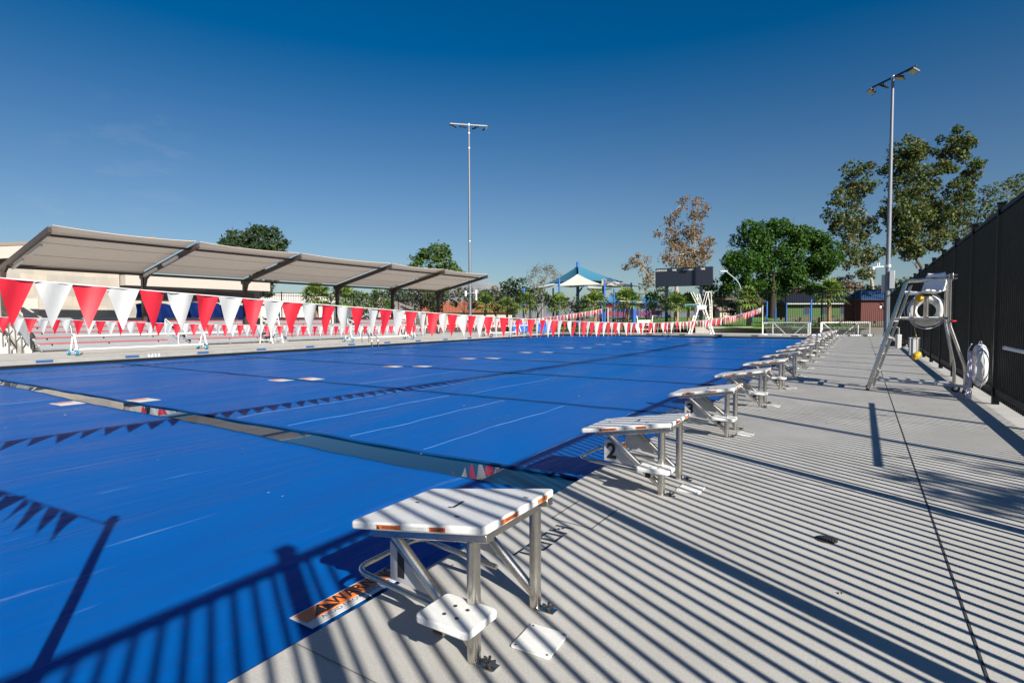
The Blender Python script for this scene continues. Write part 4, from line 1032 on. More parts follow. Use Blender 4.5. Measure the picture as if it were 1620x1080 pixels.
def lawn_fn2(u, v):
    n0 = gp(860, 63).lerp(a, u)
    p = Vector((n0.x, n0.y, 0)) + FWD * (62 * v) + RIGHT * 20 * v * (u - .5)
    return Vector((p.x, p.y, .02 + .48 * u * u + .45 * v * u))
struct(MB().grid(lawn_fn, 40, 40).build('lawn', LAWN, recalc=False))
struct(MB().grid(lawn_fn2, 30, 30).build('lawn', LAWN, recalc=False))
def lawn_z(d): return .5 + 1.0 * min(1, max(0, (d - 53) / 35))

# ---------------------------------------------------------------- pool-end furniture
def goal(lab, x0, x1, y0, y1):
    L = math.hypot(x1 - x0, y1 - y0); r = thing('water_polo_goal', lab, 'goal', ((x0 + x1) / 2, (y0 + y1) / 2, 0), math.atan2(y1 - y0, x1 - x0), 'white water polo goals parked at the pool end')
    h = 1.16; w_ = .09
    for sx in (-1, 1):
        MB().box((sx * L / 2, 0, h / 2), (w_, w_, h)).build('upright', WHITE, r, smooth=False)
        MB().box((sx * (L / 2 - .45), 1.0, h / 2), (.07, .07, h)).build('rear_upright', WHITE, r, smooth=False)
        MB().bar((sx * (L / 2), 0, h - .1), (sx * (L / 2 - .45), 1.0, h - .05), .05, .05).build('side_bar', WHITE, r, smooth=False)
        MB().bar((sx * (L / 2 - .5), 1.0, h - .06), (sx * (L / 2 - 1.55), .95, .12), .05, .05).build('diagonal_brace', WHITE, r, smooth=False)
        m = MB(); m.box((sx * L / 2, .25, .10), (.5, .85, .18)); m.box((sx * (L / 2 - 1.0), .4, .08), (.8, .5, .14)); m.build('float', WVINYL, r, bevel=.05)
    MB().box((0, 0, h - .03), (L - w_, w_ * .9, w_ * .9)).build('crossbar', WHITE, r, smooth=False)
    MB().box((0, 1.0, .05), (L - .9, .07, .07)).build('rear_bar', WHITE, r, smooth=False)
    m = MB()
    for i in range(26):
        x = -L / 2 + .1 + (L - .2) * i / 25; m.tube([(x, .05, h - .08), (x, .9, .08)], .006, 4)
    for i in range(8):
        t = i / 7; m.tube([(-L / 2 + .1, .05 + .85 * t, h - .08 - (h - .16) * t), (L / 2 - .1, .05 + .85 * t, h - .08 - (h - .16) * t)], .006, 4)
    m.build('net', M('net_cord', (.35, .36, .36), .8), r)
goal('white water polo goal at the far pool end, the left one of the two', -7.0, -3.45, 50.1, 49.3)
goal('white water polo goal behind the last starting blocks, the right one', -2.8, .55, 51.0, 52.4)
# tall dive stand
dv = thing('dive_stand', 'tall white dive stand with a teal board, ladder and rails at the far pool end', 'diving stand', (-12.5, 52.6, 0), math.radians(28))
WT = M('aged_white', (.66, .63, .56), .5, var=.05)
for y in (-.42, .42):
    MB().bar((-1.15, y, 0), (-.45, y, 2.55), .16, .12).build('front_leg', WT, dv, smooth=False)
    MB().bar((.95, y, 0), (.05, y, 2.55), .16, .12).build('rear_leg', WT, dv, smooth=False)
    MB().bar((.85, y * .8, 0), (.72, y * .8, 3.2), .06, .06).build('ladder_rail', WT, dv, smooth=False)
    MB().tube(fillet([(.72, y, 2.6), (.62, y, 3.9), (.40, y, 3.95), (.1, y, 2.7)], .12, 4), .035, 8).build('handrail', WT, dv)
    MB().tube(fillet([(-.35, y, 2.65), (-.95, y, 3.85), (-1.0, y, 3.9)], .1, 3), .035, 8).build('handrail', WT, dv)
    MB().tube(fillet([(-.30, y, 2.65), (-.42, y, 3.8), (-.10, y, 2.7)], .12, 4), .03, 8).build('handrail', WT, dv)
MB().box((-.2, 0, 2.48), (.9, .9, .42)).build('stand_box', WT, dv, bevel=.08)
MB().box((-.75, 0, 2.76), (1.9, .55, .07)).build('board', M('teal_board', (.05, .32, .36), .5), dv, bevel=.01)
for i in range(9): MB().box((.84 - .014 * i, 0, .25 + .3 * i), (.08, .66, .05)).build('rung', WT, dv, smooth=False)
# low white guard chair near the scoreboard
def low_chair(lab, loc, rz):
    r = thing('guard_chair', lab, 'chair', loc, rz, None)
    for y in (-.7, .7):
        MB().tube([(.3, y * .75, 0), (-.05, y * 1.1, 1.75)], .05, 8).build('leg', WT, r); MB().tube([(-.3, y * .75, 0), (-.1, y * .9, 1.1)], .05, 8).build('leg', WT, r)
    MB().box((0, 0, .85), (.55, 1.2, .07)).build('seat', WT, r, bevel=.02); MB().box((-.12, 0, 1.2), (.06, 1.2, .25)).build('backrest', WT, r, bevel=.02)
    MB().box((.15, 0, .42), (.1, 1.1, .05)).build('rung', WT, r)
low_chair('low white wooden guard chair by the far pool edge left of the scoreboard posts', (-18.0, 52.6, 0), math.radians(-60))
# blue covered carts and a dark rolling cart on the far left deck
for k, (x, y, lab) in enumerate(((-30.0, 48.8, 'blue covered equipment cart on the far deck corner, the left one'), (-27.9, 50.0, 'blue covered equipment cart on the far deck corner, the right one'))):
    r = thing('equipment_cart', lab, 'cart', (x, y, 0), .5, 'blue covered carts at the far deck corner')
    MB().grid(lambda u, v: Vector(((u - .5) * 1.7, (v - .5) * 1.2, .95 + .18 * math.sin(u * math.pi) * math.sin(v * math.pi) + .04 * math.sin(u * 11) - .35 * (abs(2 * u - 1) ** 6 + abs(2 * v - 1) ** 6) * .5)), 14, 12).build('cover_sheet', TARP, r, recalc=False)
    MB().box((0, 0, .52), (1.55, 1.05, .72)).build('cart_body', BLUEP, r, bevel=.04)
    for sx in (-1, 1):
        for sy in (-1, 1): MB().lathe([(.04, -.03), (.08, 0), (.04, .03)], 12, (sx * .6, sy * .4, .08), Matrix.Rotation(math.pi / 2, 3, 'X')).build('wheel', BLACK, r)
reel('white pool cover reel at the far left corner of the deck', -27.6, 39.5, 44.5, BLACK)
# scoreboard
NAVY = M('scoreboard_navy', (.008, .012, .024), .5, var=.1)
s0, s1 = Vector((-20.95, 65.3, 0)), Vector((-14.5, 65.3, 0))
sb = thing('scoreboard', 'dark navy scoreboard on two posts with LANE PLACE TIME headings', 'scoreboard', ((s0.x + s1.x) / 2, 65.4, 0), math.radians(6))
MB().box((0, 0, 6.30), (6.5, .35, 2.15)).build('panel', NAVY, sb, bevel=.02)
m = MB()
for i in range(5): m.box((0, -.18, 5.45 + .30 * i), (6.2, .012, .018))
m.box((-.12, -.18, 6.05), (.02, .012, 1.6)); m.build('divider', M('navy_line', (.03, .035, .05), .5), sb, smooth=False)
for sx in (-1.95, 1.95): MB().box((sx, .05, 2.62), (.34, .30, 5.24)).build('post', NAVY, sb, smooth=False)
for t, x in (('LANE PLACE', -2.55), ('TIME', -1.05), ('LANE PLACE', .55), ('TIME', 2.15)):
    text('lettering', t, .27, (x, -.182, 7.12), (1, 0, 0), (0, 0, 1), WVINYL, sb, .025, .85)
# street lamp
slp = at(1160, 440, 68); sl0 = Vector((slp.x, slp.y, 0))
lp = thing('street_lamp', 'curved arm street lamp in front of the dark green tree', 'street lamp', (sl0.x, sl0.y, .5))
TL = M('lamp_teal_grey', (.22, .30, .30), .5, .3)
MB().tube(fillet([(RIGHT.x * 1.0, RIGHT.y * 1.0, 0), (RIGHT.x * 1.0, RIGHT.y * 1.0, 5.2), (-RIGHT.x * .9, -RIGHT.y * .9, 6.7)], 1.5, 7), .08, 10).build('pole', TL, lp)
MB().box((-RIGHT.x * 1.2, -RIGHT.y * 1.2, 6.72), (.95, .30, .14), Matrix.Rotation(math.atan2(RIGHT.y, RIGHT.x), 3, 'Z')).build('lamp_head', M('lamp_shell', (.5, .5, .48), .4), lp, bevel=.04)
# pavilion
pv0 = gp(1150, 84)
pv = thing('picnic_pavilion', 'brown flat roofed picnic pavilion behind the dive stand', 'pavilion', (pv0.x, pv0.y, .3), math.atan2(RIGHT.y, RIGHT.x))
MB().box((-.3, 0, 4.0), (6.6, 4.5, .35)).build('roof', M('pavilion_brown', (.055, .035, .03), .6, var=.1), pv, smooth=False)
MB().box((-.3, 0, 4.2), (6.8, 4.7, .08)).build('roof_edge', M('pavilion_brown', (.055, .035, .03), .6), pv, smooth=False)
for x in (-3.2, 2.5):
    for y in (-1.9, 1.9): MB().box((x, y, 1.9), (.42, .42, 3.85)).build('post', M('pavilion_post', (.40, .36, .28), .8, var=.1), pv, smooth=False)
for y in (-.7, .7): MB().box((-.3, y, .75), (3.5, .6, .08)).box((-.3, y, .37), (.3, .3, .7)).build('table', M('pavilion_table', (.3, .28, .25), .7), pv, smooth=False)
# green building and red shed
g0 = gp(1300, 92); gz = 1.45
gb = thing('green_building', 'long lime green building with a dark roof beyond the lawn', 'building', (g0.x, g0.y, gz), math.atan2(RIGHT.y, RIGHT.x) + .05)
MB().box((1.5, 3, 1.15), (15, 6, 2.3)).build('wall', M('lime_green_wall', (.038, .085, .014), .7, var=.06), gb, smooth=False)
rm = MB(); rm.extr([(-6.9, -.9, 2.25), (-6.9, -.9, 2.42), (-6.3, 3.0, 4.1), (-6.3, 6.5, 2.4), (-6.3, 6.5, 2.25)], (17, 0, 0)); rm.build('roof', M('dark_slate_roof', (.006, .008, .014), .6, var=.1), gb, smooth=False)
MB().box((1.5, -.93, 2.28), (16.8, .06, .16)).build('gutter', M('pale_gutter', (.45, .47, .48), .6), gb, smooth=False)
for x, c in ((-2.6, (.03, .09, .25)), (.4, (.03, .09, .25)), (3.6, (.06, .1, .16)), (5.6, (.25, .3, .33))):
    f = MB().box((x, -.03, 1.2), (1.1, .06, 1.4)).build('window', M('win_frame_' + str(int(x * 10)), c, .4), gb, smooth=False)
    MB().box((x, -.07, 1.2), (.9, .02, 1.2)).build('pane', M('dark_pane', (.03, .04, .06), .1), f, smooth=False)
s0_ = gp(1398, 70)
sd_ = thing('red_shed', 'dark red shed with a blue roof and two pale discs on its doors', 'shed', (s0_.x, s0_.y, 1.0), math.atan2(RIGHT.y, RIGHT.x))
DR = M('barn_red', (.085, .014, .010), .7, var=.12, vs=2)
MB().box((.3, 1.8, 1.35), (6.4, 3.6, 2.7)).build('wall', DR, sd_, smooth=False)
m = MB(); m.extr([(-3.2, -.5, 2.68), (3.9, -.5, 2.68), (3.4, 1.8, 4.0), (-2.0, 1.8, 4.0)], (0, 0, .06)); m.extr([(-3.2, 4.0, 2.68), (3.9, 4.0, 2.68), (3.4, 1.8, 4.0), (-2.0, 1.8, 4.0)], (0, 0, .06))
m.extr([(-3.2, -.5, 2.68), (-3.2, 4.0, 2.68), (-2.0, 1.8, 4.0)], (0, 0, .06)); m.build('roof', M('blue_roof', (.018, .05, .12), .5, var=.1), sd_, smooth=False)
for x in (-1.75, .0, 1.65): MB().box((x, -.02, 1.35), (.05, .04, 2.6)).build('door_trim', M('barn_red_dark', (.07, .01, .008), .7), sd_, smooth=False)
for x in (-.45, .45): MB().lathe([(.17, 0), (.17, .03), (.1, .045)], 16, (x, -.04, 1.75), Matrix.Rotation(math.pi / 2, 3, 'X')).build('disc', GALV, sd_)
# blue bollard posts on the lawn
for k, (px, d, top) in enumerate(((1190, 66, 2.9), (1213, 60, 3.6), (1227, 66, 3.0), (1244, 59, 3.4), (1283, 57.5, 3.7))):
    p = gp(px, d); t = thing('blue_post', 'blue steel post standing in the lawn, %s of five counted from the left' % ORD[k], 'post', (p.x, p.y, .5), 0, 'blue posts on the lawn')
    MB().tube([(0, 0, 0), (0, 0, top - .9)], .085, 10).build('post_shaft', BLUEP, t); MB().lathe([(.11, 0), (.11, .06), (.04, .12)], 10, (0, 0, top - .9)).build('post_cap', BLUEP, t)

# ---------------------------------------------------------------- blue and white shade sails and playground
um0 = gp(914, 92)
BLUEF = M('sail_blue', (.03, .12, .24), .7, var=.04, vs=1)
TEALF = M('sail_teal', (.035, .16, .25), .7, var=.04, vs=1)
WHTF = M('sail_white', (.50, .47, .43), .7, var=.03, vs=1)
um = thing('shade_sail', 'large blue and white peaked shade sail structure on blue posts', 'shade sail', (um0.x, um0.y, 0), math.atan2(RIGHT.y, RIGHT.x))
sc = 92 / F_PX        # metres per pixel at that distance
zc = lambda py: 1.6 + (502.4 - py) * sc
def sail(m, p, sag, n=14):
    # p: list of 3 or 4 corners; edges curve inwards, surface is a hyperbolic patch
    if len(p) == 3: p = [p[0], p[0], p[1], p[2]]
    p = [Vector(q) for q in p]; c = sum(p, Vector()) / 4
    def fn(u, v):
        q = (p[0] * (1 - u) + p[3] * u) * (1 - v) + (p[1] * (1 - u) + p[2] * u) * v
        k = 4 * u * (1 - u) * sag + 4 * v * (1 - v) * sag
        e = (abs(2 * u - 1) ** 4 * 4 * v * (1 - v) + abs(2 * v - 1) ** 4 * 4 * u * (1 - u)) * .10
        q = q + (c - q) * e
        return q - Vector((0, 0, k))
    return m.grid(fn, n, n)
top = Vector((0, 0, zc(421)))
MB().tube([(0, 0, 0), (0, 0, zc(415))], .26, 14).build('mast', BLUEP, um)
cor = [(-46, 4.5, 446), (-9, -6.5, 447), (64, -4.5, 449), (66, 5.5, 452), (-6, 8.5, 444)]
P = [Vector((x * sc, y, zc(pz))) for x, y, pz in cor]
# upper blue canopy: curved facets from mast to outer points
for i in range(5):
    p, q = P[i], P[(i + 1) % 5]
    m = MB(); sail(m, [top, p, q], .15); m.build('blue_sail', TEALF if i in (0, 1) else BLUEF, um, recalc=False)
# lower white petals
for pk, a_, b_, yy in (((-5, 437), (-42, 458), (24, 456), -7.5), ((31, 442), (24, 457), (78, 458), -6.5), ((-36, 447), (-84, 460), (-34, 452), -1.5), ((30, 447), (20, 455), (66, 455), 7.0)):
    k = Vector((pk[0] * sc, yy + 3.2, zc(pk[1]))); A = Vector((a_[0] * sc, yy - 2.0, zc(a_[1]))); B = Vector((b_[0] * sc, yy - 2.0, zc(b_[1]))); C_ = Vector(((a_[0] + b_[0]) / 2 * sc, yy + 7.5, zc(455)))
    m = MB(); sail(m, [k, A, B], .05); sail(m, [k, B, C_], .1); sail(m, [k, C_, A], .1); m.build('white_sail', WHTF, um, recalc=False)
for x, y, zt in ((-84, -3.0, 455), (-37, -9.6, 447), (27, -9.6, 450), (70, -7.0, 452), (66, 5, 455), (-34, 7, 452), (38, -1, 445)):
    MB().tube([(x * sc, y, 0), (x * sc, y, zc(zt))], .14, 10).build('post', BLUEP, um)
MB().bar((-9 * sc, -6.0, zc(470)), (5 * sc, -5, zc(452)), .2, .2).build('strut', BLUEP, um)
# small peaked sails further right
for k, (px, d, wpx, lab) in enumerate(((966, 100, 30, 'small blue and white peaked sail beyond the playground, left one'), (990, 104, 40, 'small blue and white peaked sail beyond the playground, middle one'), (1022, 108, 36, 'small blue and white peaked sail beyond the playground, right one'))):
    o = gp(px, d); s_ = d / F_PX; r = thing('shade_sail', lab, 'shade sail', (o.x, o.y, 0), math.atan2(RIGHT.y, RIGHT.x), 'small shade sails beyond the playground')
    zt = 1.6 + (502 - 466) * s_; ze = 1.6 + (502 - 480) * s_; W = wpx * s_ / 2 * 1.25
    C4 = [Vector((-W, -W, ze)), Vector((W, -W, ze)), Vector((W, W, ze)), Vector((-W, W, ze))]
    for i in range(4):
        m = MB(); sail(m, [Vector((0, 0, zt)), C4[i], C4[(i + 1) % 4]], .15, 8); m.build('sail_panel', (WHTF if (i + k) % 2 else BLUEF), r, recalc=False)
    for q in C4: MB().tube([(q.x, q.y, 0), (q.x, q.y, ze + .3)], .12, 8).build('post', BLUEP, r)
for k, (px, d, top_, lab) in enumerate(((1003, 64, 470, 'thick blue post left of the scoreboard'), (953, 70, 465, 'blue post with a ledge beside the playground'), (829, 66, 455, 'slim blue post left of the large shade sail'))):
    o = gp(px, d); t = thing('blue_post', lab, 'post', (o.x, o.y, 0), 0, 'blue posts around the playground')
    MB().tube([(0, 0, 0), (0, 0, 1.6 + (502 - top_) * d / F_PX)], .24 if k == 0 else .14, 12).build('post_shaft', BLUEP, t)
pg0 = gp(1002, 98)
pg = thing('playground_set', 'colourful playground set in magenta, purple and red behind the fence', 'playground', (pg0.x, pg0.y, 0.4), math.atan2(RIGHT.y, RIGHT.x))
PUR, MAG, PRD = M('play_purple', (.06, .025, .16), .4), M('play_magenta', (.17, .02, .10), .4), M('play_red', (.25, .02, .02), .4)
for x in (-5, -3, -1, 1, 3, 4.8):
    for y in (-1, 1): MB().tube([(x, y, 0), (x, y, 3.0 + .3 * math.sin(x))], .07, 8).build('post', PUR, pg)
for x, mt in ((-4, MAG), (0, PUR), (3.9, MAG)): MB().box((x, 0, 1.3), (1.9, 1.9, .12)).build('deck_platform', mt, pg, smooth=False)
for x, z, mt in ((-4, 1.9, PRD), (-2, 1.7, MAG), (0, 2.0, PUR), (2, 1.8, MAG), (3.9, 2.0, MAG)): MB().box((x, -1.0, z), (1.7, .06, .8)).build('panel', mt, pg, bevel=.02)
for x, mt in ((-4, PRD), (.0, PRD), (3.9, M('play_lav', (.22, .10, .45), .4))): MB().lathe([(1.3, 2.95), (.05, 3.75)], 4, (x, 0, 0)).build('roof', mt, pg, smooth=False)
for x, mt in ((-6.0, MAG), (2.2, PUR), (5.8, MAG)):
    MB().grid(lambda u, v: Vector((x + (u - .5) * .8, -1.1 - 2.3 * v, 1.35 * (1 - v) ** 1.3 + .15 + .25 * abs(2 * u - 1) ** 2)), 8, 12).build('slide', mt, pg, recalc=False).modifiers.new('solid', 'SOLIDIFY').thickness = .04
# houses and roofs far beyond the left fence
def house(lab, px, d, w_, h, roofc, wallc, rz=0.0):
    o = gp(px, d); r = thing('house', lab, 'house', (o.x, o.y, 0), math.atan2(RIGHT.y, RIGHT.x) + rz, None)
    MB().box((0, 3, h / 2), (w_, 6, h)).build('wall', M('housewall' + str(px), wallc, .8, var=.05), r, smooth=False)
    m = MB(); m.extr([(-w_ / 2 - .4, -.6, h - .1), (-w_ / 2 - .4, 3, h + 1.8), (-w_ / 2 - .4, 6.6, h - .1)], (w_ + .8, 0, 0)); m.build('roof', M('houseroof' + str(px), roofc, .8, var=.15, vs=3, bump=.3, bs=6), r, smooth=False)
    for x in (-w_ * .28, w_ * .22):
        f = MB().box((x, -.04, h * .55), (1.5, .1, 1.1)).build('window', WHITE, r, smooth=False); MB().box((x, -.10, h * .55), (1.3, .02, .9)).build('pane', M('dark_pane', (.03, .04, .06), .1), f, smooth=False)
house('low house with a terracotta tiled roof beyond the left fence', 740, 92, 16, 2.6, (.30, .095, .05), (.5, .45, .38))
house('small pale house with a white gabled roof edge beyond the fence behind the bleachers', 645, 80, 8, 2.9, (.25, .22, .20), (.45, .48, .52), 1.45)
house('pale house roof beyond the fence at the left behind the building corner', 470, 95, 12, 4.2, (.50, .47, .44), (.55, .53, .5), .4)
house('beige house beyond the lawn behind the brown shrubs', 1185, 120, 14, 3.0, (.22, .17, .13), (.45, .40, .33), .2)

# distant hills
def hills(name, dist, amp, base, col, seed):
    rk = random.Random(seed); ph = [rk.uniform(0, 6.28) for _ in range(6)]
    def fn(u, v):
        az = -1.45 + 1.9 * u; z = base + amp * (.5 * math.sin(az * 5 + ph[0]) + .3 * math.sin(az * 13 + ph[1]) + .16 * math.sin(az * 31 + ph[2]) + .08 * math.sin(az * 77 + ph[3])) + 260 * math.exp(-((az + .64) / .16) ** 2)
        d = dist * (1 - .25 * (1 - v)) ; zz = z * v - 20 * (1 - v) + 35 * math.sin(u * 90 + v * 7) * v * (1 - v)
        return Vector((math.sin(az) * d, math.cos(az) * d, zz))
    return struct(MB().grid(fn, 220, 10).build(name, M(name, col, 1.0, var=.25, vs=.004, spec=0), recalc=False))
hills('hills', 6500, 90, 170, (.20, .21, .22), 3)

# ---------------------------------------------------------------- vegetation
def leaves_object(name, pts, nrm, size, mat, parent, rng, aspect=0.55, up=0.5):
    n = len(pts)
    d = rng.normal(size=(n, 3)) + nrm * 0.9; d[:, 2] += up; d /= np.linalg.norm(d, axis=1)[:, None]
    t = rng.normal(size=(n, 3)); t -= d * np.sum(t * d, 1)[:, None]; t /= np.linalg.norm(t, axis=1)[:, None]
    b = np.cross(d, t); s = size * rng.uniform(.6, 1.35, n)[:, None]
    a = pts - t * s; c = pts + t * s; e = pts + b * s * aspect + d * s * .15; f = pts - b * s * aspect + d * s * .15
    V = np.stack([a, e, c, f], 1).reshape(-1, 3).astype(np.float32)
    me = bpy.data.meshes.new(name); me.vertices.add(4 * n); me.vertices.foreach_set('co', V.ravel())
    me.loops.add(4 * n); me.loops.foreach_set('vertex_index', np.arange(4 * n, dtype=np.int32))
    me.polygons.add(n); me.polygons.foreach_set('loop_start', np.arange(0, 4 * n, 4, dtype=np.int32)); me.polygons.foreach_set('loop_total', np.full(n, 4, dtype=np.int32))
    me.update(calc_edges=True); me.materials.append(mat)
    o = bpy.data.objects.new(name, me); COL.objects.link(o); o.parent = parent; return o
def crown_points(cl, dens, rng, hollow=0.5, fuzz=.16):
    P, Nn = [], []
    for c, r in cl:
        n = max(8, int(dens * r * r)); v = rng.normal(size=(n, 3)); v /= np.linalg.norm(v, axis=1)[:, None]
        rad = r * (hollow + (1 - hollow) * rng.random(n) ** .6) * np.where(rng.random(n) < fuzz, rng.uniform(1.05, 1.45, n), 1.0) * (1 + .16 * np.sin(v[:, 0] * 5 + r * 9) + .14 * np.sin(v[:, 1] * 7 + v[:, 2] * 6))
        P.append(np.array(c) + v * rad[:, None] * np.array([1, 1, .85])); Nn.append(v)
    return np.concatenate(P), np.concatenate(Nn)
def tree(name, lab, cat, px, d, cl, leaf, mat, dens, size, bark=None, trunk=.3, z0=0.0, seed=1, group=None, fork=.35, hollow=.5, sub=5, subr=.5, twigs=0, depth=1.0, up=.5, base_px=None, aspect=.55, rs=1.35, subd=.72, fuzz=.16):
    """cl: crown clumps (photo x, photo y, radius in photo px) placed round the trunk at distance d, spread in depth"""
    rng = np.random.default_rng(seed); sc_ = d / F_PX; o = gp(base_px or px, d, z0)
    r = thing(name, lab, cat, o, 0, group); O = np.array(o); C2 = []
    cen = np.mean([c[0] for c in cl])
    for cx_, cy_, cr in cl:
        spread = (rng.random() - .5) * 2 * depth * max(cr, 20) * sc_
        p = np.array(at(cx_, cy_, d + spread)) - O
        C2.append((p, cr * sc_ * rs * rng.uniform(.85, 1.15)))
    full = []
    for p, rr_ in C2:
        full.append((p, rr_ * .72))
        for _ in range(sub):
            v = rng.normal(size=3); v /= np.linalg.norm(v); full.append((p + v * rr_ * subd * np.array([1, 1, .8]), rr_ * subr * rng.uniform(.7, 1.15)))
    pts, nr = crown_points(full, dens, rng, hollow, fuzz)
    keep = pts[:, 2] > .25; pts = pts[keep]; nr = nr[keep]
    leaves_object('crown', pts, nr, size, mat, r, rng, up=up, aspect=aspect)
    mean = np.mean([p for p, _ in C2], axis=0); topz = max(p[2] for p, _ in C2); fz = topz * fork
    # branching skeleton: every clump hangs from the nearest clump closer to the fork
    topz = max(p[2] for p, _ in C2); fz = topz * fork; mean = np.mean([p for p, _ in C2], axis=0)
    fk = np.array([mean[0] * .2, mean[1] * .2, fz]); nodes = [fk]; par = [-1]
    order = sorted(range(len(C2)), key=lambda i: np.linalg.norm(C2[i][0] - fk))
    for i in order:
        p = C2[i][0]; best = min(range(len(nodes)), key=lambda q: np.linalg.norm(p - nodes[q]) + .25 * np.linalg.norm(nodes[q] - fk) + (2.0 if nodes[q][2] > p[2] + 1 else 0))
        nodes.append(p); par.append(best)
    wgt = [1] * len(nodes)
    for i in range(len(nodes) - 1, 0, -1): wgt[par[i]] += wgt[i]
    rad = lambda i: max(trunk * .07, trunk * .62 * math.sqrt(wgt[i] / wgt[0]))
    m = MB(); m.tube([Vector((0, 0, -.1)), Vector((fk[0] * .15, fk[1] * .15, fz * .35)), Vector((fk[0] * .6, fk[1] * .6, fz * .75)), Vector(fk)], [trunk * 1.3, trunk, trunk * .9, trunk * .7], 10)
    for i in range(1, len(nodes)):
        s_ = Vector(nodes[par[i]]); e = Vector(nodes[i]); L = (e - s_).length; jit = lambda k: Vector(rng.normal(size=3)) * k * L
        m.tube([s_, s_.lerp(e, .35) + jit(.05) + Vector((0, 0, .05 * L)), s_.lerp(e, .7) + jit(.05) + Vector((0, 0, .04 * L)), e], [rad(i), rad(i) * .85, rad(i) * .7, rad(i) * .45], 7)
        rr_ = C2[order[i - 1]][1]
        for _ in range(3 + twigs):
            v = Vector(rng.normal(size=3)); v.normalize(); st = s_.lerp(e, .4 + .6 * rng.random()); en = e + v * rr_ * (1.0 + .25 * rng.random())
            md = st.lerp(en, .5) + Vector(rng.normal(size=3)) * .08 * rr_
            m.tube([st, md, en], [rad(i) * .3, rad(i) * .2, .012], 4)
    m.build('trunk', bark or BARK, r)
    return r
L_FIC = leaf_mat('leaf_ficus', (.018, .062, .007), (.055, .13, .013))
L_OAK = leaf_mat('leaf_oak', (.022, .045, .022), (.05, .085, .03))
L_EUC = leaf_mat('leaf_euca', (.028, .07, .02), (.10, .135, .034), (.20, .11, .035))
L_MID = leaf_mat('leaf_mid', (.03, .075, .012), (.085, .14, .025))
L_OLV = leaf_mat('leaf_olive', (.035, .055, .02), (.085, .10, .035))
L_SYC = leaf_mat('leaf_sycamore', (.13, .065, .02), (.26, .15, .045), (.10, .085, .03))
L_BRN = leaf_mat('leaf_brown', (.14, .075, .035), (.24, .15, .07))
L_GRY = leaf_mat('leaf_grey', (.09, .10, .06), (.16, .16, .10))

tree('ficus_tree', 'big dense dark green tree right of the scoreboard', 'tree', 1222, 80,
     [(1190, 380, 26), (1238, 360, 22), (1180, 418, 24), (1215, 412, 26), (1160, 414, 15), (1152, 436, 14), (1155, 455, 12), (1215, 445, 22), (1250, 395, 26), (1282, 378, 22), (1302, 392, 22), (1290, 425, 24), (1255, 432, 24), (1300, 410, 20), (1196, 450, 14), (1242, 458, 14), (1178, 448, 14), (1285, 455, 13), (1220, 470, 13), (1262, 372, 16)],
     None, L_FIC, 190, .19, rs=1.06, fuzz=.05, trunk=.50, bark=M('dark_bark', (.035, .028, .02), .9, var=.3, vs=5, bump=.5, bs=12), z0=.6, seed=5, fork=.42, sub=9, subr=.55, depth=.8, hollow=.72)
tree('eucalyptus_tree', 'tall narrow eucalyptus left of the floodlight mast at the right', 'tree', 1382, 100,
     [(1358, 268, 13), (1345, 290, 13), (1366, 292, 12), (1330, 312, 12), (1350, 318, 13), (1322, 340, 13), (1345, 345, 14), (1335, 366, 13), (1362, 365, 15), (1350, 390, 14), (1345, 412, 12), (1366, 408, 13), (1372, 430, 10), (1388, 402, 9), (1380, 350, 8)],
     None, L_EUC, 85, .27, bark=BARKP, trunk=.36, z0=1.3, seed=7, fork=.25, sub=9, subr=.36, subd=1.0, twigs=4, depth=1.2, base_px=1384)
tree('eucalyptus_tree', 'tall broad eucalyptus right of the floodlight mast, tallest tree in view', 'tree', 1450, 100,
     [(1425, 238, 14), (1440, 250, 15), (1458, 240, 13), (1418, 265, 14), (1445, 278, 16), (1480, 268, 13), (1430, 300, 16), (1465, 295, 14), (1510, 222, 13), (1522, 228, 10), (1505, 245, 12), (1518, 250, 8), (1502, 265, 9), (1540, 268, 10), (1548, 258, 7), (1530, 285, 12), (1520, 300, 12), (1420, 325, 16), (1450, 325, 18), (1480, 325, 16), (1505, 322, 16), (1410, 350, 15), (1440, 355, 17), (1470, 355, 17), (1500, 350, 15), (1520, 335, 12), (1425, 378, 14), (1458, 382, 15), (1490, 378, 13), (1415, 395, 12), (1500, 365, 11), (1442, 400, 10)],
     None, L_EUC, 95, .27, rs=1.45, bark=BARK, trunk=.5, z0=1.3, seed=8, fork=.22, sub=9, subr=.38, subd=1.0, twigs=4, depth=1.2, base_px=1452)
tree('shrubby_tree', 'sparse rust tinged tree rising behind the black fence at the right edge', 'tree', 1555, 62,
     [(1562, 312, 11), (1580, 302, 11), (1600, 292, 9), (1550, 335, 11), (1572, 332, 12), (1545, 352, 10), (1590, 320, 11), (1612, 288, 9), (1530, 365, 9), (1556, 356, 10), (1520, 372, 8), (1628, 290, 10), (1618, 310, 10)],
     None, L_EUC, 60, .18, rs=1.5, trunk=.14, seed=9, fork=.3, sub=8, subr=.4, subd=1.0, twigs=5, depth=1.2)
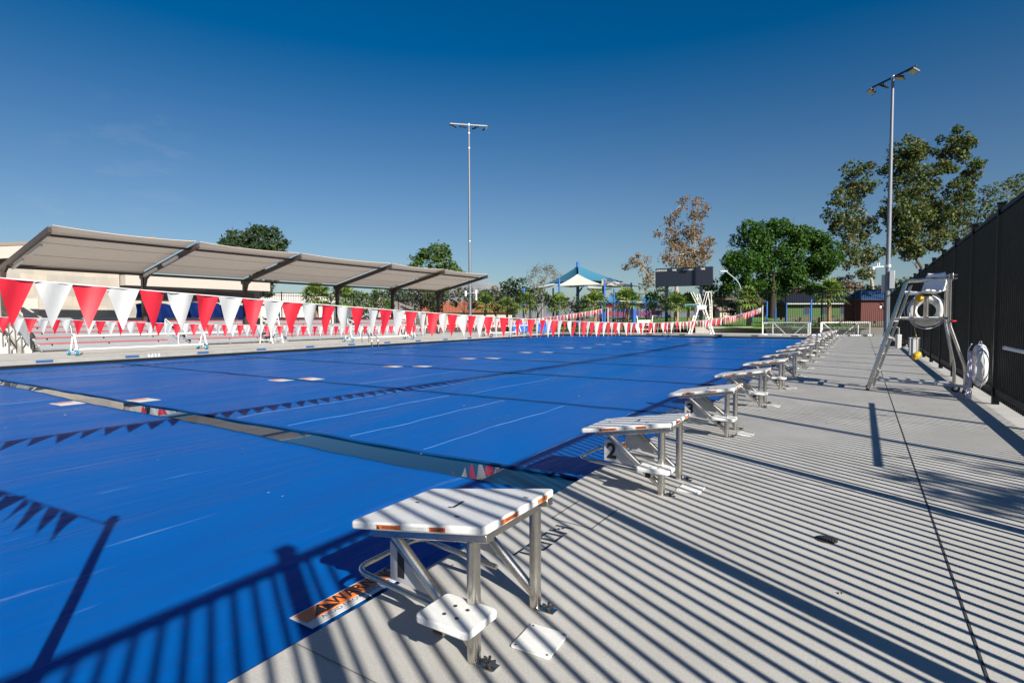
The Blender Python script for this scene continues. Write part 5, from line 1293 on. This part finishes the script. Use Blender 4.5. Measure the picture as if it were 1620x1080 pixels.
tree('sycamore_tree', 'tall sparse brown leafed sycamore behind the scoreboard', 'tree', 1070, 74,
     [(1081, 322, 7), (1105, 322, 8), (1110, 336, 7), (1066, 340, 7), (1062, 356, 9), (1102, 345, 7), (1068, 372, 9), (1098, 360, 7), (1062, 384, 8), (1090, 382, 11), (1105, 376, 9), (1080, 398, 12), (1098, 402, 12), (1072, 415, 12), (1092, 418, 14), (1040, 370, 4), (1012, 415, 7), (1000, 414, 6), (1022, 430, 7), (990, 422, 4), (1030, 445, 7), (1120, 385, 5), (1118, 400, 5), (1018, 452, 6), (1112, 412, 7), (1125, 382, 4)],
     None, L_SYC, 70, .16, rs=1.6, bark=BARKP, trunk=.30, z0=.2, seed=11, fork=.40, sub=9, subr=.5, subd=1.05, twigs=5, depth=1.3, hollow=.1)
tree('oak_tree', 'dark green round oak rising above the tan canopy at the left', 'tree', 402, 95,
     [(372, 378, 18), (400, 370, 18), (430, 382, 18), (448, 384, 11), (385, 395, 20), (415, 398, 20), (440, 402, 16), (408, 365, 12), (430, 440, 16), (400, 425, 20), (420, 455, 14), (448, 430, 12), (360, 390, 10)],
     None, L_OAK, 60, .32, rs=1.15, trunk=.7, seed=13, fork=.35, sub=7, subr=.45, depth=1.0)
tree('elm_tree', 'mid green leafy tree rising above the far end of the tan canopy', 'tree', 690, 92,
     [(672, 402, 14), (690, 396, 15), (702, 408, 14), (660, 415, 13), (688, 420, 17), (712, 424, 14), (724, 432, 9), (650, 428, 11), (700, 440, 16), (672, 442, 16), (690, 460, 14)],
     None, L_MID, 60, .28, rs=1.2, trunk=.4, seed=14, fork=.35, sub=6, subr=.45)
tree('bare_tree', 'thin grey half-bare tree left of the blue shade sail peak', 'tree', 858, 120,
     [(858, 425, 10), (845, 430, 10), (872, 428, 10), (838, 442, 9), (862, 442, 11), (880, 436, 8), (850, 452, 9)],
     None, L_GRY, 22, .17, bark=M('grey_twig', (.22, .20, .18), .9), trunk=.3, seed=15, fork=.35, twigs=14, hollow=.2, depth=1.0)
MIDS = [('dark green bushy tree behind the fence left of the shade sail', 812, 78, [(806, 452, 12), (820, 450, 11), (815, 466, 13), (800, 470, 11), (828, 462, 10), (812, 484, 13)], L_OAK),
        ('olive green tree behind the fence just right of the floodlight mast base', 785, 82, [(782, 462, 10), (772, 470, 11), (795, 468, 11), (785, 482, 13)], L_OLV),
        ('dark broad tree under the last canopy bay', 672, 76, [(660, 462, 12), (680, 464, 13), (700, 470, 12), (668, 478, 14), (690, 482, 13), (650, 472, 10)], L_OLV),
        ('green bushy tree behind the bleachers under the fourth canopy bay', 596, 70, [(570, 470, 12), (588, 476, 13), (610, 478, 13), (600, 465, 10), (580, 490, 12), (620, 488, 12)], L_MID),
        ('dark tree behind the fence left of the canopy post', 640, 82, [(630, 462, 11), (648, 464, 11), (620, 466, 10), (640, 480, 13)], L_OAK),
        ('leafy olive tree in front of the hills between two canopy posts', 735, 74, [(728, 462, 9), (740, 466, 10), (722, 478, 8), (745, 480, 9)], L_OLV),
        ('dark compact tree behind the fence under the shade sail', 921, 84, [(915, 478, 12), (930, 476, 11), (922, 490, 13)], L_OAK),
        ('bright green leafy tree behind the scoreboard posts at the left', 1040, 84, [(1032, 468, 11), (1046, 466, 12), (1058, 472, 12), (1040, 482, 13), (1055, 485, 11)], L_MID),
        ('bright green leafy tree between the scoreboard and the big dark tree', 1130, 88, [(1118, 455, 12), (1132, 452, 12), (1145, 464, 12), (1125, 470, 14), (1140, 478, 12), (1112, 472, 12), (1105, 488, 10)], L_MID),
        ('olive tree behind the shade sail posts', 850, 88, [(848, 462, 11), (860, 468, 11), (842, 478, 12), (868, 478, 9)], L_OLV),
        ('brown leafed tree behind the dark trunk of the big tree', 1196, 98, [(1180, 478, 12), (1195, 474, 11), (1205, 484, 12), (1188, 490, 12)], L_BRN),
        ('brown leafed tree above the green building', 1266, 108, [(1252, 460, 12), (1268, 456, 11), (1280, 464, 12), (1262, 474, 12)], L_BRN),
        ('yellow brown tree behind the palm above the red shed', 1338, 105, [(1326, 448, 9), (1342, 444, 9), (1352, 452, 8), (1335, 458, 10)], L_BRN),
        ('rusty thin tree behind the shade sail at the centre', 900, 98, [(898, 478, 8), (908, 482, 7), (890, 486, 8)], L_BRN),
        ('dark leafy tree behind the picnic pavilion roof', 1162, 96, [(1150, 478, 12), (1164, 472, 12), (1178, 480, 12), (1160, 490, 13)], L_OAK),
        ('dark leafy tree far behind the left end of the green building', 1236, 116, [(1222, 472, 12), (1238, 468, 13), (1250, 476, 12), (1232, 486, 13)], L_OAK),
        ('green leafy tree far behind the middle of the green building', 1296, 118, [(1284, 466, 13), (1300, 462, 13), (1312, 470, 12), (1296, 478, 13)], L_MID),
        ('dark leafy tree far behind the red shed', 1385, 112, [(1368, 462, 11), (1384, 458, 12), (1398, 464, 11), (1380, 472, 12)], L_OAK),
        ('dark leafy tree far behind the small shade sails', 985, 122, [(962, 478, 12), (978, 474, 11), (995, 478, 12), (1010, 476, 12), (985, 488, 13), (1024, 486, 12)], L_OAK),
        ('dark leafy tree beyond the terracotta roof', 762, 112, [(750, 472, 11), (764, 468, 12), (776, 476, 11), (756, 484, 12)], L_OLV),
        ('low green tree behind the lifeguard chair seat at the fence', 1425, 82, [(1418, 448, 9), (1432, 446, 9), (1444, 450, 9), (1428, 460, 10)], L_MID)]
for k, (lab, px, d, cl, mt) in enumerate(MIDS):
    tree('leafy_tree', lab, 'tree', px, d, cl, None, mt, 60, .22, rs=1.25, trunk=.22, seed=30 + k, fork=.35, sub=5, subr=.5, depth=1.0, z0=.3 if px > 1060 else 0, group='trees behind the fences')
# tree standing outside the right fence: only its shade reaches the picture
tr2 = thing('leafy_tree', 'leafy tree outside the right fence shading the deck', 'tree', (11.5, 1.1, 0))
rg = np.random.default_rng(77)
cl_ = [(np.array((rg.uniform(-.5, 1.3), rg.uniform(-1.3, 1.0), 6.4 + rg.uniform(-.45, .45))), rg.uniform(.25, .6)) for _ in range(16)]
pp, nn = crown_points(cl_, 230, rg, .2); leaves_object('crown', pp, nn, .11, L_MID, tr2, rg)
m = MB(); m.tube([(0, 0, 0), (.1, .1, 3), (0, 0, 6.2)], [.2, .15, .06], 8)
for c, r_ in cl_: m.tube([(0, 0, 4.6), Vector(c) * .5 + Vector((0, 0, 2.9)), Vector(c)], [.06, .04, .015], 5)
m.build('trunk', BARK, tr2)

# fan palms
L_PALM = leaf_mat('leaf_palm', (.075, .15, .025), (.20, .26, .06))
def make_palm():
    r = thing('fan_palm', '', 'palm tree', (0, 0, 0), 0, 'fan palms along the fence')
    rk = random.Random(2); m = MB(); pts = []; rs = []
    for i in range(15):
        z = 2.75 * i / 14; pts.append((.04 * math.sin(z), .03 * math.cos(z * 1.3), z)); rs.append(.19 - .05 * i / 14 + (.012 if i % 2 else 0))
    m.tube(pts, rs, 12); m.build('trunk', M('palm_bark', (.27, .17, .095), .9, var=.3, vs=9, bump=.6, bs=18), r)
    vs, fs = [], []
    for k in range(22):
        el = math.radians(86 - 112 * (k / 21) + rk.uniform(-9, 9)); az = k * 2.399 + rk.uniform(-.2, .2)
        d = Vector((math.cos(az) * math.cos(el), math.sin(az) * math.cos(el), math.sin(el))); base = Vector((0, 0, 2.75)); L = rk.uniform(.45, .7)
        hub = base + d * L; hub.z -= .10 * (1 - math.sin(el)); side = d.cross(Vector((0, 0, 1)))
        if side.length < .05: side = Vector((1, 0, 0))
        side.normalize(); nrm = side.cross(d).normalized()
        o = len(vs); vs += [base - side * .02, base + side * .02, hub + side * .015, hub - side * .015]; fs.append((o, o + 1, o + 2, o + 3))
        nb = 10; R = rk.uniform(1.0, 1.3)
        for b_ in range(nb):
            a = math.radians(-85 + 170 * b_ / (nb - 1)); bd = (d * math.cos(a) + side * math.sin(a)); wv = (-d * math.sin(a) + side * math.cos(a))
            f = hub + bd * R * .55 + nrm * .05; tip = hub + bd * R * (1 - .1 * abs(a)) - Vector((0, 0, .18 * R + .1 * abs(a) * R * .5)); w2 = .115
            o = len(vs); vs += [hub, f + wv * w2 * .9 + nrm * .012, tip, f - wv * w2 * .9 - nrm * .012]; fs.append((o, o + 1, o + 2, o + 3))
    MB().add(vs, fs).build('fronds', L_PALM, r, smooth=False, recalc=False)
    sk = MB()
    for k in range(26):
        az = k * 2.4; z = rk.uniform(2.2, 2.72); sk.tube([(.12 * math.cos(az), .12 * math.sin(az), z), (.26 * math.cos(az), .26 * math.sin(az), z + .10), (.34 * math.cos(az), .34 * math.sin(az), z + .02)], [.035, .022, .008], 5)
    sk.build('frond_stubs', M('palm_stub', (.22, .15, .08), .9, var=.2), r)
    return r
palm = make_palm()
PALMS = [(501, 66, 5.6, 0, 'fan palm behind the fence under the third canopy bay'), (545, 68, 5.4, 0, 'fan palm behind the bleachers left of the fourth canopy post'),
         (831, 66, 4.3, 0, 'fan palm beside the slim blue post left of the shade sail'), (882, 66, 4.2, 0, 'fan palm in front of the blue post of the shade sail'),
         (941, 63, 4.35, 0, 'dense fan palm behind the end of the farther pennant line'), (992, 62, 4.6, 0, 'fan palm with a clean trunk left of the thick blue post'),
         (1070, 64, 4.1, 0, 'fan palm between the two scoreboard posts, pale trunk'), (1089, 66, 4.2, 0, 'fan palm beside the right scoreboard post, in its shade'),
         (1184, 57.5, 4.25, .3, 'fan palm standing by the planter wall left of the goals'), (1312, 58, 4.9, .5, 'tall fan palm on the lawn behind the right goal'),
         (768, 72, 4.5, 0, 'fan palm behind the fence right of the floodlight mast'), (802, 70, 4.0, 0, 'short fan palm behind the fence in front of the dark bushy tree')]
for k, (px, d, h, z0, lab) in enumerate(PALMS):
    p = gp(px, d, z0); o = palm if k == 0 else dup(palm, p, k * 1.7, lab)
    o.location = p; o['label'] = lab; s_ = (h - z0 * .4) / 3.75; o.scale = (s_ * .92, s_ * .92, s_)
# shrubs along the fence foot
rk = random.Random(6)
SH = [(1142, 56.5), (1160, 56.8), (1203, 56.5), (1222, 56), (1240, 55.6), (1262, 55), (1284, 54.2), (1305, 53.6), (1330, 52.8), (1120, 58), (870, 60.5), (905, 60.5), (930, 60.5), (1010, 60.5), (1030, 60.5), (760, 63), (720, 63), (690, 63)]
for k, (px, d) in enumerate(SH):
    o = gp(px, d, .45 if px > 1190 else 0.0)
    r = thing('shrub', 'low green shrub at the foot of the back fences, %s from the right' % ORD[sorted([-s[0] for s in SH]).index(-px)], 'shrub', o, 0, 'low shrubs along the fence foot')
    rg = np.random.default_rng(100 + k); cl_ = [(np.array((rg.uniform(-.8, .8), rg.uniform(-.4, .4), rg.uniform(.25, .7))), rg.uniform(.25, .5)) for _ in range(6)]
    pp, nn = crown_points(cl_, 170, rg, .4); pp = pp[:, :]; kk = pp[:, 2] > .02
    leaves_object('foliage', pp[kk], nn[kk], .075, L_MID if k % 3 else L_OLV, r, rg)
    m = MB()
    for c, r_ in cl_: m.tube([(0, 0, 0), Vector(c)], [.03, .01], 5)
    m.build('stem', BARK, r)

# fallen leaves and small litter blown over the deck and the covers
def litter(name, n, xr, yr, z, size, mat, seed):
    rg = np.random.default_rng(seed); m = MB()
    for i in range(n):
        x, y = rg.uniform(*xr), rg.uniform(*yr); a = rg.uniform(0, 6.28); s_ = size * rg.uniform(.5, 1.3); zz = z(x, y)
        d = Vector((math.cos(a), math.sin(a), 0)) * s_; e = Vector((-math.sin(a), math.cos(a), 0)) * s_ * .45; c = Vector((x, y, zz + .002))
        m.add([c - d, c - e + Vector((0, 0, s_ * .5)), c + d + Vector((0, 0, s_ * .2)), c + e + Vector((0, 0, s_ * .35))], [(0, 1, 2, 3)])
    o = m.build(name, mat, None, smooth=False, recalc=False); o['kind'] = 'stuff'; return o
LIT = leaf_mat('leaf_litter', (.03, .022, .012), (.11, .07, .03))
litter('leaf_litter', 70, (-2.2, 2.0), (1.5, 22), lambda x, y: .004, .016, LIT, 5)
litter('leaf_litter', 90, (-16, -2.5), (0.5, 30), lambda x, y: CZ + .012, .022, leaf_mat('pale_litter', (.25, .30, .36), (.45, .45, .45)), 6)
